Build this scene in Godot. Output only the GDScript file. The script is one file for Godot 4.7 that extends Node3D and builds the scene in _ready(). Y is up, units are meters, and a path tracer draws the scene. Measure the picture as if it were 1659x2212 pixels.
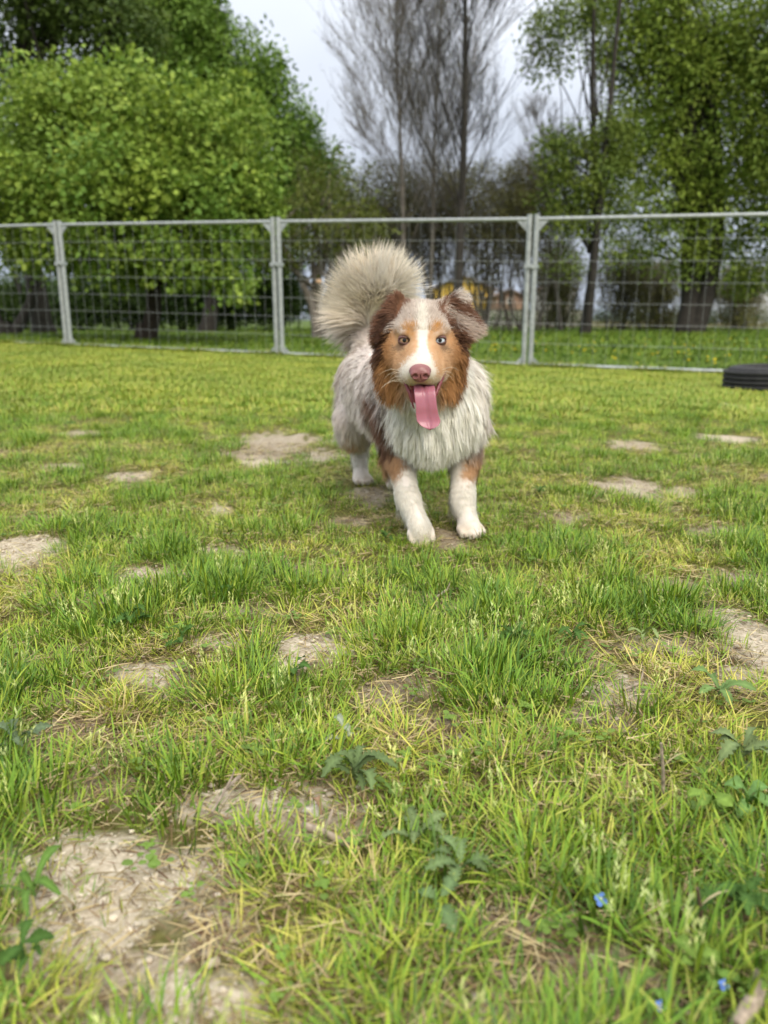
extends Node3D
# A merle dog trotting over a patchy spring lawn, a mesh fence and trees behind it. Built in metres, y up.
# Photo pixels below are those of a 1659 x 2212 view of the photograph; a pixel gives a direction, the ground or a known depth gives the place.

const FOCAL := 1661.0
const EYE_HEIGHT := 0.5
const PITCH := 0.24540

var rng := RandomNumberGenerator.new()
var noise_a := FastNoiseLite.new()
var noise_b := FastNoiseLite.new()
var noise_c := FastNoiseLite.new()
var used_names := {}
var materials := {}


func pixel_ray(px: float, py: float) -> Vector3:
	var x := (px - 829.5) / FOCAL
	var y := -(py - 1106.0) / FOCAL
	return Vector3(x, -sin(PITCH) + y * cos(PITCH), -(cos(PITCH) + y * sin(PITCH)))


func ground_at(px: float, py: float) -> Vector3:
	var r := pixel_ray(px, py)
	var t := EYE_HEIGHT / -r.y
	var p := Vector3(r.x * t, 0.0, r.z * t)
	for k in 4:
		var g := ground_height(p.x, p.z)
		t = (EYE_HEIGHT - g) / -r.y
		p = Vector3(r.x * t, g, r.z * t)
	return p


func at_depth(px: float, py: float, depth: float) -> Vector3:
	var r := pixel_ray(px, py)
	var t := depth / -r.z
	return Vector3(r.x * t, EYE_HEIGHT + r.y * t, r.z * t)


func ground_slope(x: float, z: float) -> float:
	# the field falls gently towards +x where the fence stands
	var d := -z
	return -0.027 * clampf(x + 1.5, -6.0, 6.0) * smoothstep(2.5, 8.0, d) * (1.0 - smoothstep(14.0, 26.0, d))


func ground_height(x: float, z: float) -> float:
	return ground_slope(x, z) + 0.012 * noise_a.get_noise_2d(x * 60.0, z * 60.0) * (1.0 - smoothstep(5.0, 12.0, -z)) - 0.004


func numbered(called: String) -> String:
	var n: int = used_names.get(called, 0)
	used_names[called] = n + 1
	return called if n == 0 else "%s_%03d" % [called, n]


func thing(called: String, label: String, category: String, at := Vector3.ZERO, group := "") -> Node3D:
	var o := Node3D.new()
	o.name = numbered(called)
	add_child(o)
	o.position = at
	tag(o, label, category, group)
	return o


func tag(o: Node3D, label: String, category: String, group := "") -> void:
	o.set_meta("label", label)
	o.set_meta("category", category)
	if group != "":
		o.set_meta("group", group)


func part(called: String, mesh: Mesh, m: Material, parent: Node3D, xf := Transform3D.IDENTITY) -> MeshInstance3D:
	var o := MeshInstance3D.new()
	o.name = called
	o.mesh = mesh
	o.material_override = m
	o.transform = xf
	parent.add_child(o, true)
	return o


func mat(key: String, color: Color, rough := 0.8, metal := 0.0) -> StandardMaterial3D:
	if materials.has(key):
		return materials[key]
	var m := StandardMaterial3D.new()
	m.resource_name = key
	m.albedo_color = color.linear_to_srgb()
	m.roughness = rough
	m.metallic = metal
	materials[key] = m
	return m


func tinted(key: String, rough := 0.8, back := 0.0, spec := 0.5) -> StandardMaterial3D:
	if materials.has(key):
		return materials[key]
	var m := StandardMaterial3D.new()
	m.resource_name = key
	m.vertex_color_use_as_albedo = true
	m.roughness = rough
	m.metallic_specular = spec
	if back > 0.0:
		m.backlight_enabled = true
		m.backlight = Color(back, back, back)
	materials[key] = m
	return m


func noise_texture(size: int, freq: float, octaves: int, lo: Color, hi: Color, sd: int) -> ImageTexture:
	var n := FastNoiseLite.new()
	n.seed = sd
	n.frequency = freq
	n.fractal_octaves = octaves
	n.noise_type = FastNoiseLite.TYPE_SIMPLEX_SMOOTH
	var g: Image = n.get_seamless_image(size, size)
	var im := Image.create(size, size, false, Image.FORMAT_RGB8)
	for y in size:
		for x in size:
			im.set_pixel(x, y, lo.lerp(hi, g.get_pixel(x, y).r))
	return ImageTexture.create_from_image(im)


func tri_mesh(v: PackedVector3Array, n: PackedVector3Array, idx: PackedInt32Array, col := PackedColorArray()) -> ArrayMesh:
	var a := []
	a.resize(Mesh.ARRAY_MAX)
	a[Mesh.ARRAY_VERTEX] = v
	a[Mesh.ARRAY_NORMAL] = n
	if col.size() == v.size():
		a[Mesh.ARRAY_COLOR] = col
	a[Mesh.ARRAY_INDEX] = idx
	var m := ArrayMesh.new()
	m.add_surface_from_arrays(Mesh.PRIMITIVE_TRIANGLES, a)
	return m


# ---- tubes, boxes, lathes ---------------------------------------------------------------------------------------------
class Shape:
	var v := PackedVector3Array()
	var n := PackedVector3Array()
	var c := PackedColorArray()
	var i := PackedInt32Array()

	func quad(a: int, b: int, d: int, e: int) -> void:
		# a b / d e, front clockwise when a -> b -> e -> d is clockwise
		i.append_array([a, b, e, a, e, d])

	func tube(path: PackedVector3Array, radii: PackedFloat32Array, sides: int, col := Color.WHITE, closed_end := true) -> void:
		var first := v.size()
		var side := Vector3.RIGHT
		for k in path.size():
			var t: Vector3 = (path[mini(k + 1, path.size() - 1)] - path[maxi(k - 1, 0)]).normalized()
			if k == 0 or absf(side.dot(t)) > 0.95:
				side = (Vector3.RIGHT if absf(t.x) < 0.8 else Vector3.FORWARD)
			side = (side - t * side.dot(t)).normalized()
			var up := t.cross(side)
			for s in sides:
				var w := TAU * s / sides
				var nn := side * cos(w) + up * sin(w)
				v.append(path[k] + nn * radii[k])
				n.append(nn)
				c.append(col)
		for k in path.size() - 1:
			for s in sides:
				var a := first + k * sides + s
				var b := first + k * sides + (s + 1) % sides
				i.append_array([a, a + sides, b, b, a + sides, b + sides])
		if closed_end:
			for e in [0, path.size() - 1]:
				var m := v.size()
				var t: Vector3 = (path[1] - path[0]).normalized() * -1.0 if e == 0 else (path[e] - path[e - 1]).normalized()
				v.append(path[e])
				n.append(t)
				c.append(col)
				for s in sides:
					v.append(v[first + e * sides + s])
					n.append(t)
					c.append(col)
				for s in sides:
					if e == 0:
						i.append_array([m, m + 1 + s, m + 1 + (s + 1) % sides])
					else:
						i.append_array([m, m + 1 + (s + 1) % sides, m + 1 + s])

	func box(x: Transform3D, size: Vector3, col := Color.WHITE) -> void:
		for ax in 3:
			for sg in [-1.0, 1.0]:
				var d := Vector3.ZERO
				d[ax] = sg
				var e := Vector3.ZERO
				e[(ax + 1) % 3] = 1.0
				var f := d.cross(e)
				var m := v.size()
				for q in [[-1, -1], [1, -1], [1, 1], [-1, 1]]:
					v.append(x * ((d + e * q[0] + f * q[1]) * size * 0.5))
					n.append((x.basis * d).normalized())
					c.append(col)
				i.append_array([m, m + 2, m + 1, m, m + 3, m + 2])

	func mesh() -> ArrayMesh:
		var a := []
		a.resize(Mesh.ARRAY_MAX)
		a[Mesh.ARRAY_VERTEX] = v
		a[Mesh.ARRAY_NORMAL] = n
		a[Mesh.ARRAY_COLOR] = c
		a[Mesh.ARRAY_INDEX] = i
		var m := ArrayMesh.new()
		m.add_surface_from_arrays(Mesh.PRIMITIVE_TRIANGLES, a)
		return m


# ---- distance fields meshed as surface nets ---------------------------------------------------------------------------
class Field:
	var lo: Vector3
	var cell: float
	var nx: int
	var ny: int
	var nz: int
	var f := PackedFloat32Array()

	func _init(a: Vector3, b: Vector3, c: float) -> void:
		lo = a
		cell = c
		nx = int(ceil((b.x - a.x) / c)) + 1
		ny = int(ceil((b.y - a.y) / c)) + 1
		nz = int(ceil((b.z - a.z) / c)) + 1
		f.resize(nx * ny * nz)
		f.fill(1.0)

	func span(a: Vector3, b: Vector3, r: float) -> Array:
		var p := (Vector3(minf(a.x, b.x), minf(a.y, b.y), minf(a.z, b.z)) - Vector3.ONE * r - lo) / cell
		var q := (Vector3(maxf(a.x, b.x), maxf(a.y, b.y), maxf(a.z, b.z)) + Vector3.ONE * r - lo) / cell
		return [maxi(0, int(p.x)), mini(nx - 1, int(q.x) + 1), maxi(0, int(p.y)), mini(ny - 1, int(q.y) + 1), maxi(0, int(p.z)), mini(nz - 1, int(q.z) + 1)]

	func capsule(a: Vector3, b: Vector3, ra: float, rb: float, k: float) -> void:
		var s := span(a, b, maxf(ra, rb) + k + 2.0 * cell)
		var ba := b - a
		var bb := maxf(ba.length_squared(), 1e-9)
		for z in range(s[4], s[5] + 1):
			for y in range(s[2], s[3] + 1):
				var at := (z * ny + y) * nx
				for x in range(s[0], s[1] + 1):
					var p := lo + Vector3(x, y, z) * cell - a
					var h := clampf(p.dot(ba) / bb, 0.0, 1.0)
					var d := (p - ba * h).length() - ra - (rb - ra) * h
					var o := f[at + x]
					var e := maxf(k - absf(d - o), 0.0) / k
					f[at + x] = minf(d, o) - e * e * k * 0.25

	func ellipsoid(c: Vector3, r: Vector3, k: float, turn := Basis.IDENTITY, carve := false) -> void:
		var s := span(c, c, maxf(r.x, maxf(r.y, r.z)) + k + 2.0 * cell)
		var inv := turn.transposed()
		for z in range(s[4], s[5] + 1):
			for y in range(s[2], s[3] + 1):
				var at := (z * ny + y) * nx
				for x in range(s[0], s[1] + 1):
					var p := inv * (lo + Vector3(x, y, z) * cell - c)
					var k0 := (p / r).length()
					var k1 := maxf((p / (r * r)).length(), 1e-6)
					var d := k0 * (k0 - 1.0) / k1
					var o := f[at + x]
					if carve:
						d = -d
						var e := maxf(k - absf(d - o), 0.0) / k
						f[at + x] = maxf(d, o) + e * e * k * 0.25
					else:
						var e := maxf(k - absf(d - o), 0.0) / k
						f[at + x] = minf(d, o) - e * e * k * 0.25

	func plate(a: Vector3, b: Vector3, c: Vector3, thick: float, k: float) -> void:
		# a triangle with rounded edges
		var l := Vector3(minf(a.x, minf(b.x, c.x)), minf(a.y, minf(b.y, c.y)), minf(a.z, minf(b.z, c.z)))
		var g := Vector3(maxf(a.x, maxf(b.x, c.x)), maxf(a.y, maxf(b.y, c.y)), maxf(a.z, maxf(b.z, c.z)))
		var s := span(l, g, thick + k + 2.0 * cell)
		var ba := b - a
		var cb := c - b
		var ac := a - c
		var nn := ba.cross(ac)
		var e1 := ba.cross(nn)
		var e2 := cb.cross(nn)
		var e3 := ac.cross(nn)
		for z in range(s[4], s[5] + 1):
			for y in range(s[2], s[3] + 1):
				var at := (z * ny + y) * nx
				for x in range(s[0], s[1] + 1):
					var p := lo + Vector3(x, y, z) * cell
					var pa := p - a
					var pb := p - b
					var pc := p - c
					var d: float
					if signf(e1.dot(pa)) + signf(e2.dot(pb)) + signf(e3.dot(pc)) < 2.0:
						d = sqrt(minf(minf((ba * clampf(ba.dot(pa) / ba.length_squared(), 0.0, 1.0) - pa).length_squared(), (cb * clampf(cb.dot(pb) / cb.length_squared(), 0.0, 1.0) - pb).length_squared()), (ac * clampf(ac.dot(pc) / ac.length_squared(), 0.0, 1.0) - pc).length_squared()))
					else:
						d = absf(nn.dot(pa)) / nn.length()
					d -= thick
					var o := f[at + x]
					var e := maxf(k - absf(d - o), 0.0) / k
					f[at + x] = minf(d, o) - e * e * k * 0.25

	func surface(out_v: PackedVector3Array, out_i: PackedInt32Array) -> void:
		# one vertex in each cell that the surface crosses, one quad round each crossed edge
		var id := PackedInt32Array()
		id.resize(nx * ny * nz)
		id.fill(-1)
		var sy := nx
		var sz := nx * ny
		for z in nz - 1:
			for y in ny - 1:
				var row := z * sz + y * sy
				for x in nx - 1:
					var o := row + x
					var a0 := f[o]
					var a1 := f[o + 1]
					var a2 := f[o + sy]
					var a3 := f[o + sy + 1]
					var a4 := f[o + sz]
					var a5 := f[o + sz + 1]
					var a6 := f[o + sz + sy]
					var a7 := f[o + sz + sy + 1]
					var neg := int(a0 < 0.0) + int(a1 < 0.0) + int(a2 < 0.0) + int(a3 < 0.0) + int(a4 < 0.0) + int(a5 < 0.0) + int(a6 < 0.0) + int(a7 < 0.0)
					if neg == 0 or neg == 8:
						continue
					var p := Vector3.ZERO
					var m := 0
					if (a0 < 0.0) != (a1 < 0.0):
						p += Vector3(a0 / (a0 - a1), 0, 0)
						m += 1
					if (a2 < 0.0) != (a3 < 0.0):
						p += Vector3(a2 / (a2 - a3), 1, 0)
						m += 1
					if (a4 < 0.0) != (a5 < 0.0):
						p += Vector3(a4 / (a4 - a5), 0, 1)
						m += 1
					if (a6 < 0.0) != (a7 < 0.0):
						p += Vector3(a6 / (a6 - a7), 1, 1)
						m += 1
					if (a0 < 0.0) != (a2 < 0.0):
						p += Vector3(0, a0 / (a0 - a2), 0)
						m += 1
					if (a1 < 0.0) != (a3 < 0.0):
						p += Vector3(1, a1 / (a1 - a3), 0)
						m += 1
					if (a4 < 0.0) != (a6 < 0.0):
						p += Vector3(0, a4 / (a4 - a6), 1)
						m += 1
					if (a5 < 0.0) != (a7 < 0.0):
						p += Vector3(1, a5 / (a5 - a7), 1)
						m += 1
					if (a0 < 0.0) != (a4 < 0.0):
						p += Vector3(0, 0, a0 / (a0 - a4))
						m += 1
					if (a1 < 0.0) != (a5 < 0.0):
						p += Vector3(1, 0, a1 / (a1 - a5))
						m += 1
					if (a2 < 0.0) != (a6 < 0.0):
						p += Vector3(0, 1, a2 / (a2 - a6))
						m += 1
					if (a3 < 0.0) != (a7 < 0.0):
						p += Vector3(1, 1, a3 / (a3 - a7))
						m += 1
					id[o] = out_v.size()
					out_v.append(lo + (Vector3(x, y, z) + p / m) * cell)
		for z in range(1, nz - 1):
			for y in range(1, ny - 1):
				var row := z * sz + y * sy
				for x in range(1, nx - 1):
					var o := row + x
					var inside := f[o] < 0.0
					if inside != (f[o + 1] < 0.0):
						_ring(out_i, id[o - sy - sz], id[o - sz], id[o], id[o - sy], inside)
					if inside != (f[o + sy] < 0.0):
						_ring(out_i, id[o - sz - 1], id[o - 1], id[o], id[o - sz], inside)
					if inside != (f[o + sz] < 0.0):
						_ring(out_i, id[o - 1 - sy], id[o - sy], id[o], id[o - 1], inside)

	func _ring(out_i: PackedInt32Array, a: int, b: int, c: int, d: int, flip: bool) -> void:
		if a < 0 or b < 0 or c < 0 or d < 0:
			return
		if flip:
			out_i.append_array([a, c, b, a, d, c])
		else:
			out_i.append_array([a, b, c, a, c, d])


func smooth_normals(v: PackedVector3Array, idx: PackedInt32Array) -> PackedVector3Array:
	var n := PackedVector3Array()
	n.resize(v.size())
	for t in range(0, idx.size(), 3):
		# front faces run clockwise
		var fn := (v[idx[t + 2]] - v[idx[t]]).cross(v[idx[t + 1]] - v[idx[t]])
		n[idx[t]] += fn
		n[idx[t + 1]] += fn
		n[idx[t + 2]] += fn
	for k in n.size():
		n[k] = n[k].normalized()
	return n


# ---- the dog ----------------------------------------------------------------------------------------------------------
const FACE := Vector3(0.081, 0.457, -1.66)      # midway between the eyes
const WHITE_FUR := Color(0.80, 0.77, 0.69)
const MERLE := Color(0.73, 0.64, 0.58)
const LIVER := Color(0.185, 0.092, 0.055)
const DARK_LIVER := Color(0.075, 0.036, 0.022)
const COPPER := Color(0.46, 0.235, 0.095)
const TAN := Color(0.56, 0.345, 0.185)
const CREAM_TAN := Color(0.93, 0.84, 0.70)

var tail_path := PackedVector3Array([Vector3(-0.05, 0.40, -2.40), Vector3(-0.062, 0.47, -2.45), Vector3(-0.058, 0.535, -2.44), Vector3(-0.03, 0.575, -2.40), Vector3(0.02, 0.585, -2.37)])


func spot(c: Color, p: Vector3, at: Vector3, r: float, paint: Color, soft := 0.5, wobble := 0.35, squash := Vector3.ONE) -> Color:
	var d := ((p - at) * squash).length() / r
	if d > 1.0 + wobble + 0.2:
		return c
	d += wobble * noise_b.get_noise_3d(p.x * 900.0, p.y * 900.0, p.z * 900.0) + 0.6 * wobble * noise_b.get_noise_3d(p.x * 300.0 + 50.0, p.y * 300.0, p.z * 300.0)
	return c.lerp(paint, 1.0 - smoothstep(1.0 - soft, 1.0, d))


func band(c: Color, p: Vector3, a: Vector3, b: Vector3, ra: float, rb: float, paint: Color, soft := 0.5, wobble := 0.3) -> Color:
	var ba := b - a
	var h := clampf((p - a).dot(ba) / ba.length_squared(), 0.0, 1.0)
	return spot(c, p, a + ba * h, lerpf(ra, rb, h), paint, soft, wobble)


func head_colour(p: Vector3) -> Color:
	var l := p - FACE
	var n1 := noise_b.get_noise_3d(p.x * 700.0, p.y * 700.0, p.z * 700.0)
	var n2 := noise_b.get_noise_3d(p.x * 1800.0 + 9.0, p.y * 1800.0, p.z * 1800.0)
	var c := TAN.lerp(Color(0.66, 0.45, 0.27), clampf(0.35 + 1.1 * n1, 0.0, 1.0)).lerp(COPPER, clampf(0.8 * n2 - 0.1, 0.0, 0.5))
	# crown and forehead: pale merle with a few flecks
	var up := smoothstep(0.012, 0.026, l.y + 0.01 * n1 - 0.12 * maxf(absf(l.x) - 0.05, 0.0))
	c = c.lerp(Color(0.50, 0.42, 0.36).lerp(Color(0.70, 0.62, 0.55), clampf(0.5 + 1.1 * n1, 0.0, 1.0)), up)
	c = c.lerp(LIVER, smoothstep(0.30, 0.55, n2 + 0.25 * n1) * up * 0.6)
	# cheeks darken towards the back and below
	c = c.lerp(COPPER, smoothstep(0.045, 0.075, absf(l.x) + 0.01 * n1) * (1.0 - up))
	c = c.lerp(COPPER, smoothstep(-0.05, -0.08, l.y) * smoothstep(0.035, 0.05, absf(l.x)))
	c = c.lerp(Color(0.25, 0.115, 0.045), smoothstep(0.068, 0.092, absf(l.x) + 0.012 * n1) * (1.0 - up) * 0.85)
	# ears and the dark bands in front of them
	if l.x < 0.0:
		c = band(c, l, Vector3(-0.055, 0.085, -0.055), Vector3(-0.094, 0.03, -0.05), 0.040, 0.036, LIVER, 0.4)
		c = band(c, l, Vector3(-0.072, 0.045, -0.04), Vector3(-0.090, -0.025, -0.04), 0.021, 0.022, DARK_LIVER, 0.55)
		c = band(c, l, Vector3(-0.096, -0.02, -0.05), Vector3(-0.098, -0.075, -0.06), 0.018, 0.014, LIVER, 0.6)
	else:
		c = spot(c, l, Vector3(0.105, 0.06, -0.07), 0.075, Color(0.58, 0.48, 0.41), 0.4)
		c = band(c, l, Vector3(0.056, 0.090, -0.05), Vector3(0.118, 0.045, -0.05), 0.014, 0.014, LIVER, 0.5, 0.5)
		c = band(c, l, Vector3(0.044, 0.078, -0.03), Vector3(0.092, -0.010, -0.035), 0.019, 0.021, LIVER, 0.4)
		c = band(c, l, Vector3(0.066, 0.040, -0.025), Vector3(0.094, -0.015, -0.035), 0.014, 0.015, DARK_LIVER, 0.5)
		c = band(c, l, Vector3(0.110, 0.098, -0.06), Vector3(0.150, 0.02, -0.075), 0.017, 0.010, WHITE_FUR, 0.5)
		c = spot(c, l, Vector3(0.085, 0.105, -0.06), 0.028, Color(0.72, 0.65, 0.58), 0.5)
		c = spot(c, l, Vector3(0.052, 0.042, 0.0), 0.0115, Color(0.10, 0.07, 0.055), 0.5)
	c = spot(c, l, Vector3(0.004, 0.078, -0.03), 0.010, LIVER, 0.6)
	# brows, eye surrounds
	c = spot(c, l, Vector3(-0.026, 0.024, 0.006), 0.020, Color(0.52, 0.27, 0.085), 0.75, 0.6)
	c = spot(c, l, Vector3(0.026, 0.026, 0.006), 0.021, Color(0.52, 0.27, 0.085), 0.75, 0.6)
	for s in [-1.0, 1.0]:
		c = band(c, l, Vector3(s * 0.054, -0.013, -0.002), Vector3(s * 0.027, -0.022, 0.008), 0.012, 0.014, Color(0.27, 0.175, 0.105), 0.7)
		c = spot(c, l, Vector3(s * 0.0375, 0.0, 0.0), 0.0185, Color(0.22, 0.115, 0.085), 0.5, 0.1)
	# blaze and muzzle
	var w := 0.0085
	if l.y < -0.005:
		w = lerpf(0.0085, 0.034, smoothstep(-0.005, -0.062, l.y))
	var bx := l.x + 0.001 + (0.010 * smoothstep(-0.01, -0.06, l.y))
	if l.z > -0.04 and l.y > -0.075:
		c = c.lerp(WHITE_FUR, 1.0 - smoothstep(w - 0.003, w + 0.006, absf(bx) + 0.006 * n1 + 0.004 * n2))
	if l.y <= -0.06 and l.z > 0.0:
		c = c.lerp(Color(0.70, 0.58, 0.45), smoothstep(-0.06, -0.078, l.y) * 0.8)
	# throat
	c = c.lerp(WHITE_FUR, smoothstep(-0.112, -0.132, l.y + 0.012 * n1))
	if l.z < -0.05 and absf(l.x) < 0.05:
		c = c.lerp(WHITE_FUR, smoothstep(-0.07, -0.09, l.y))
	return c


func body_colour(p: Vector3) -> Color:
	var n1 := noise_b.get_noise_3d(p.x * 220.0, p.y * 220.0, p.z * 220.0)
	var n2 := noise_b.get_noise_3d(p.x * 600.0 + 31.0, p.y * 600.0, p.z * 600.0)
	var c := MERLE.lerp(Color(0.84, 0.78, 0.72), 0.5 + 0.9 * n1)
	c = c.lerp(LIVER, smoothstep(0.30, 0.52, n2 + 0.5 * n1) * 0.55)
	# streak behind the shoulder and flecks on the flank
	c = band(c, p, Vector3(-0.03, 0.38, -1.98), Vector3(-0.045, 0.26, -1.98), 0.016, 0.016, Color(0.22, 0.13, 0.10), 0.7)
	c = band(c, p, Vector3(-0.115, 0.385, -2.17), Vector3(-0.115, 0.36, -2.17), 0.014, 0.012, Color(0.24, 0.14, 0.10), 0.6)
	c = spot(c, p, Vector3(-0.09, 0.345, -2.10), 0.014, Color(0.24, 0.14, 0.10), 0.6)
	# white bib and collar
	var bib := Vector3(0.126, 0.27, -1.78)
	c = spot(c, p, bib, 0.165, Color(0.95, 0.93, 0.86), 0.25, 0.15, Vector3(1.22, 0.85, 0.9))
	c = spot(c, p, Vector3(0.215, 0.37, -1.87), 0.095, Color(0.90, 0.86, 0.79), 0.3, 0.2)
	# shoulder patch, copper points
	if p.z > -1.99 and p.z < -1.74 and p.y > 0.13 and p.y < 0.36:
		var edge := 0.040 - 0.40 * (p.y - 0.20)
		var brown := smoothstep(0.012, -0.008, p.x - edge + 0.012 * n1 + 0.006 * n2) * smoothstep(-1.985, -1.94, p.z + 0.02 * n1) * smoothstep(0.355, 0.325, p.y + 0.02 * n1)
		c = c.lerp(LIVER.lerp(Color(0.30, 0.17, 0.11), clampf(0.3 + n2, 0.0, 0.7)), brown)
	c = spot(c, p, Vector3(0.22, 0.20, -1.88), 0.055, Color(0.50, 0.36, 0.28), 0.6)
	c = band(c, p, Vector3(-0.045, 0.22, -2.08), Vector3(-0.02, 0.18, -2.0), 0.035, 0.04, Color(0.34, 0.20, 0.11), 0.6)
	if p.z > -1.97 and p.y < 0.20:
		c = c.lerp(Color(0.50, 0.30, 0.16), smoothstep(0.20, 0.165, p.y + 0.02 * n1) * (1.0 - smoothstep(0.30, 0.5, absf(p.x - 0.115) * 0.0)) * float(absf(p.x - 0.115) > 0.055))
		if p.x < 0.115:
			c = c.lerp(WHITE_FUR, smoothstep(0.034, 0.052, p.x + 0.25 * (0.158 - p.y) + 0.012 * n1) * smoothstep(0.185, 0.165, p.y))
			c = c.lerp(WHITE_FUR, smoothstep(0.140, 0.120, p.y + 0.015 * n1))
		else:
			c = c.lerp(WHITE_FUR, smoothstep(0.198, 0.183, p.x + 0.010 * n1) * smoothstep(0.19, 0.17, p.y))
			c = c.lerp(WHITE_FUR, smoothstep(0.132, 0.118, p.y + 0.012 * n1))
	if p.z < -2.2 and p.y < 0.22:
		c = c.lerp(Color(0.56, 0.33, 0.15), smoothstep(0.18, 0.14, p.y + 0.02 * n1) * smoothstep(-0.070, -0.088, p.x + 0.008 * n1))
		c = c.lerp(WHITE_FUR, smoothstep(0.130, 0.105, p.y + 0.015 * n1 - 0.8 * maxf(p.x + 0.085, 0.0)))
	# dirty paws
	if p.y < 0.05:
		c = c.lerp(Color(0.60, 0.52, 0.38), clampf(0.35 + 1.2 * n2, 0.0, 0.6) * smoothstep(0.045, 0.015, p.y + 0.02 * n1))
	# belly feathering
	c = spot(c, p, Vector3(0.04, 0.17, -2.1), 0.09, Color(0.62, 0.52, 0.42), 0.5)
	# tail
	if p.y > 0.455 and p.z < -2.25:
		var t := smoothstep(0.455, 0.50, p.y)
		c = c.lerp(CREAM_TAN.lerp(WHITE_FUR, clampf(0.35 + 0.8 * n1 + 4.0 * (p.x + 0.04), 0.0, 1.0)), t)
	return c


func nearest_on_tail(p: Vector3) -> Array:
	var best := 9.0
	var q := Vector3.ZERO
	var along := Vector3.UP
	var s := 0.0
	for k in tail_path.size() - 1:
		var ba := tail_path[k + 1] - tail_path[k]
		var h := clampf((p - tail_path[k]).dot(ba) / ba.length_squared(), 0.0, 1.0)
		var d := (p - tail_path[k] - ba * h).length()
		if d < best:
			best = d
			q = tail_path[k] + ba * h
			along = ba.normalized()
			s = (k + h) / (tail_path.size() - 1)
	return [best, q, along, s]


func head_fur(p: Vector3, n: Vector3) -> Array:
	# [length, direction it lies in, how flat it lies, width]
	var l := p - FACE
	var flow := l - Vector3(-0.004, -0.045, 0.085)
	flow = flow.normalized()
	var len := 0.011
	var flat := 0.78
	var side := absf(l.x)
	# behind the cheeks the coat is long and hangs
	var cheek := smoothstep(0.042, 0.075, side) * smoothstep(0.015, -0.03, l.y)
	cheek = maxf(cheek, smoothstep(-0.055, -0.085, l.y) * smoothstep(0.03, 0.045, side))
	len = lerpf(len, 0.038, cheek)
	flow = (flow + Vector3(0.10 * signf(l.x), -1.2, -0.1) * cheek).normalized()
	flat = lerpf(flat, 0.72, cheek)
	var crown := smoothstep(0.035, 0.06, l.y)
	len = maxf(len, lerpf(len, 0.018, crown))
	# ears
	if l.z < -0.03 and side > 0.055 and l.y > 0.0:
		len = maxf(len, 0.021)
		flow = (Vector3(0.8 * signf(l.x), -0.45, 0.1) + 0.3 * flow).normalized()
		flat = 0.62
	# throat
	if l.y < -0.095 and l.z < 0.02:
		len = 0.04
		flow = Vector3(0.15 * signf(l.x), -1.0, 0.05)
		flat = 0.75
	# muzzle: very short
	if l.z > 0.018:
		len = lerpf(len, 0.0055, smoothstep(0.018, 0.035, l.z))
		flat = 0.85
	for s in [-1.0, 1.0]:
		var e := Vector2(l.x - s * 0.0375, l.y)
		var d := Vector2(e.x / 1.25, e.y).length()
		if l.z > -0.03:
			if d < 0.0085:
				len = 0.0
			else:
				len = minf(len, lerpf(0.0040, 0.012, smoothstep(0.0105, 0.024, d)))
	if Vector3(l.x + 0.008, l.y + 0.063, (l.z - 0.078) * 0.6).length() < 0.0255:
		len = 0.0
	var inside_mouth := l.y < -0.090 and l.y > -0.125 and side < 0.034 and l.z > 0.0
	if inside_mouth:
		len = 0.0
	return [len, flow, flat, 0.0013 if len < 0.02 else 0.0015]


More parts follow.
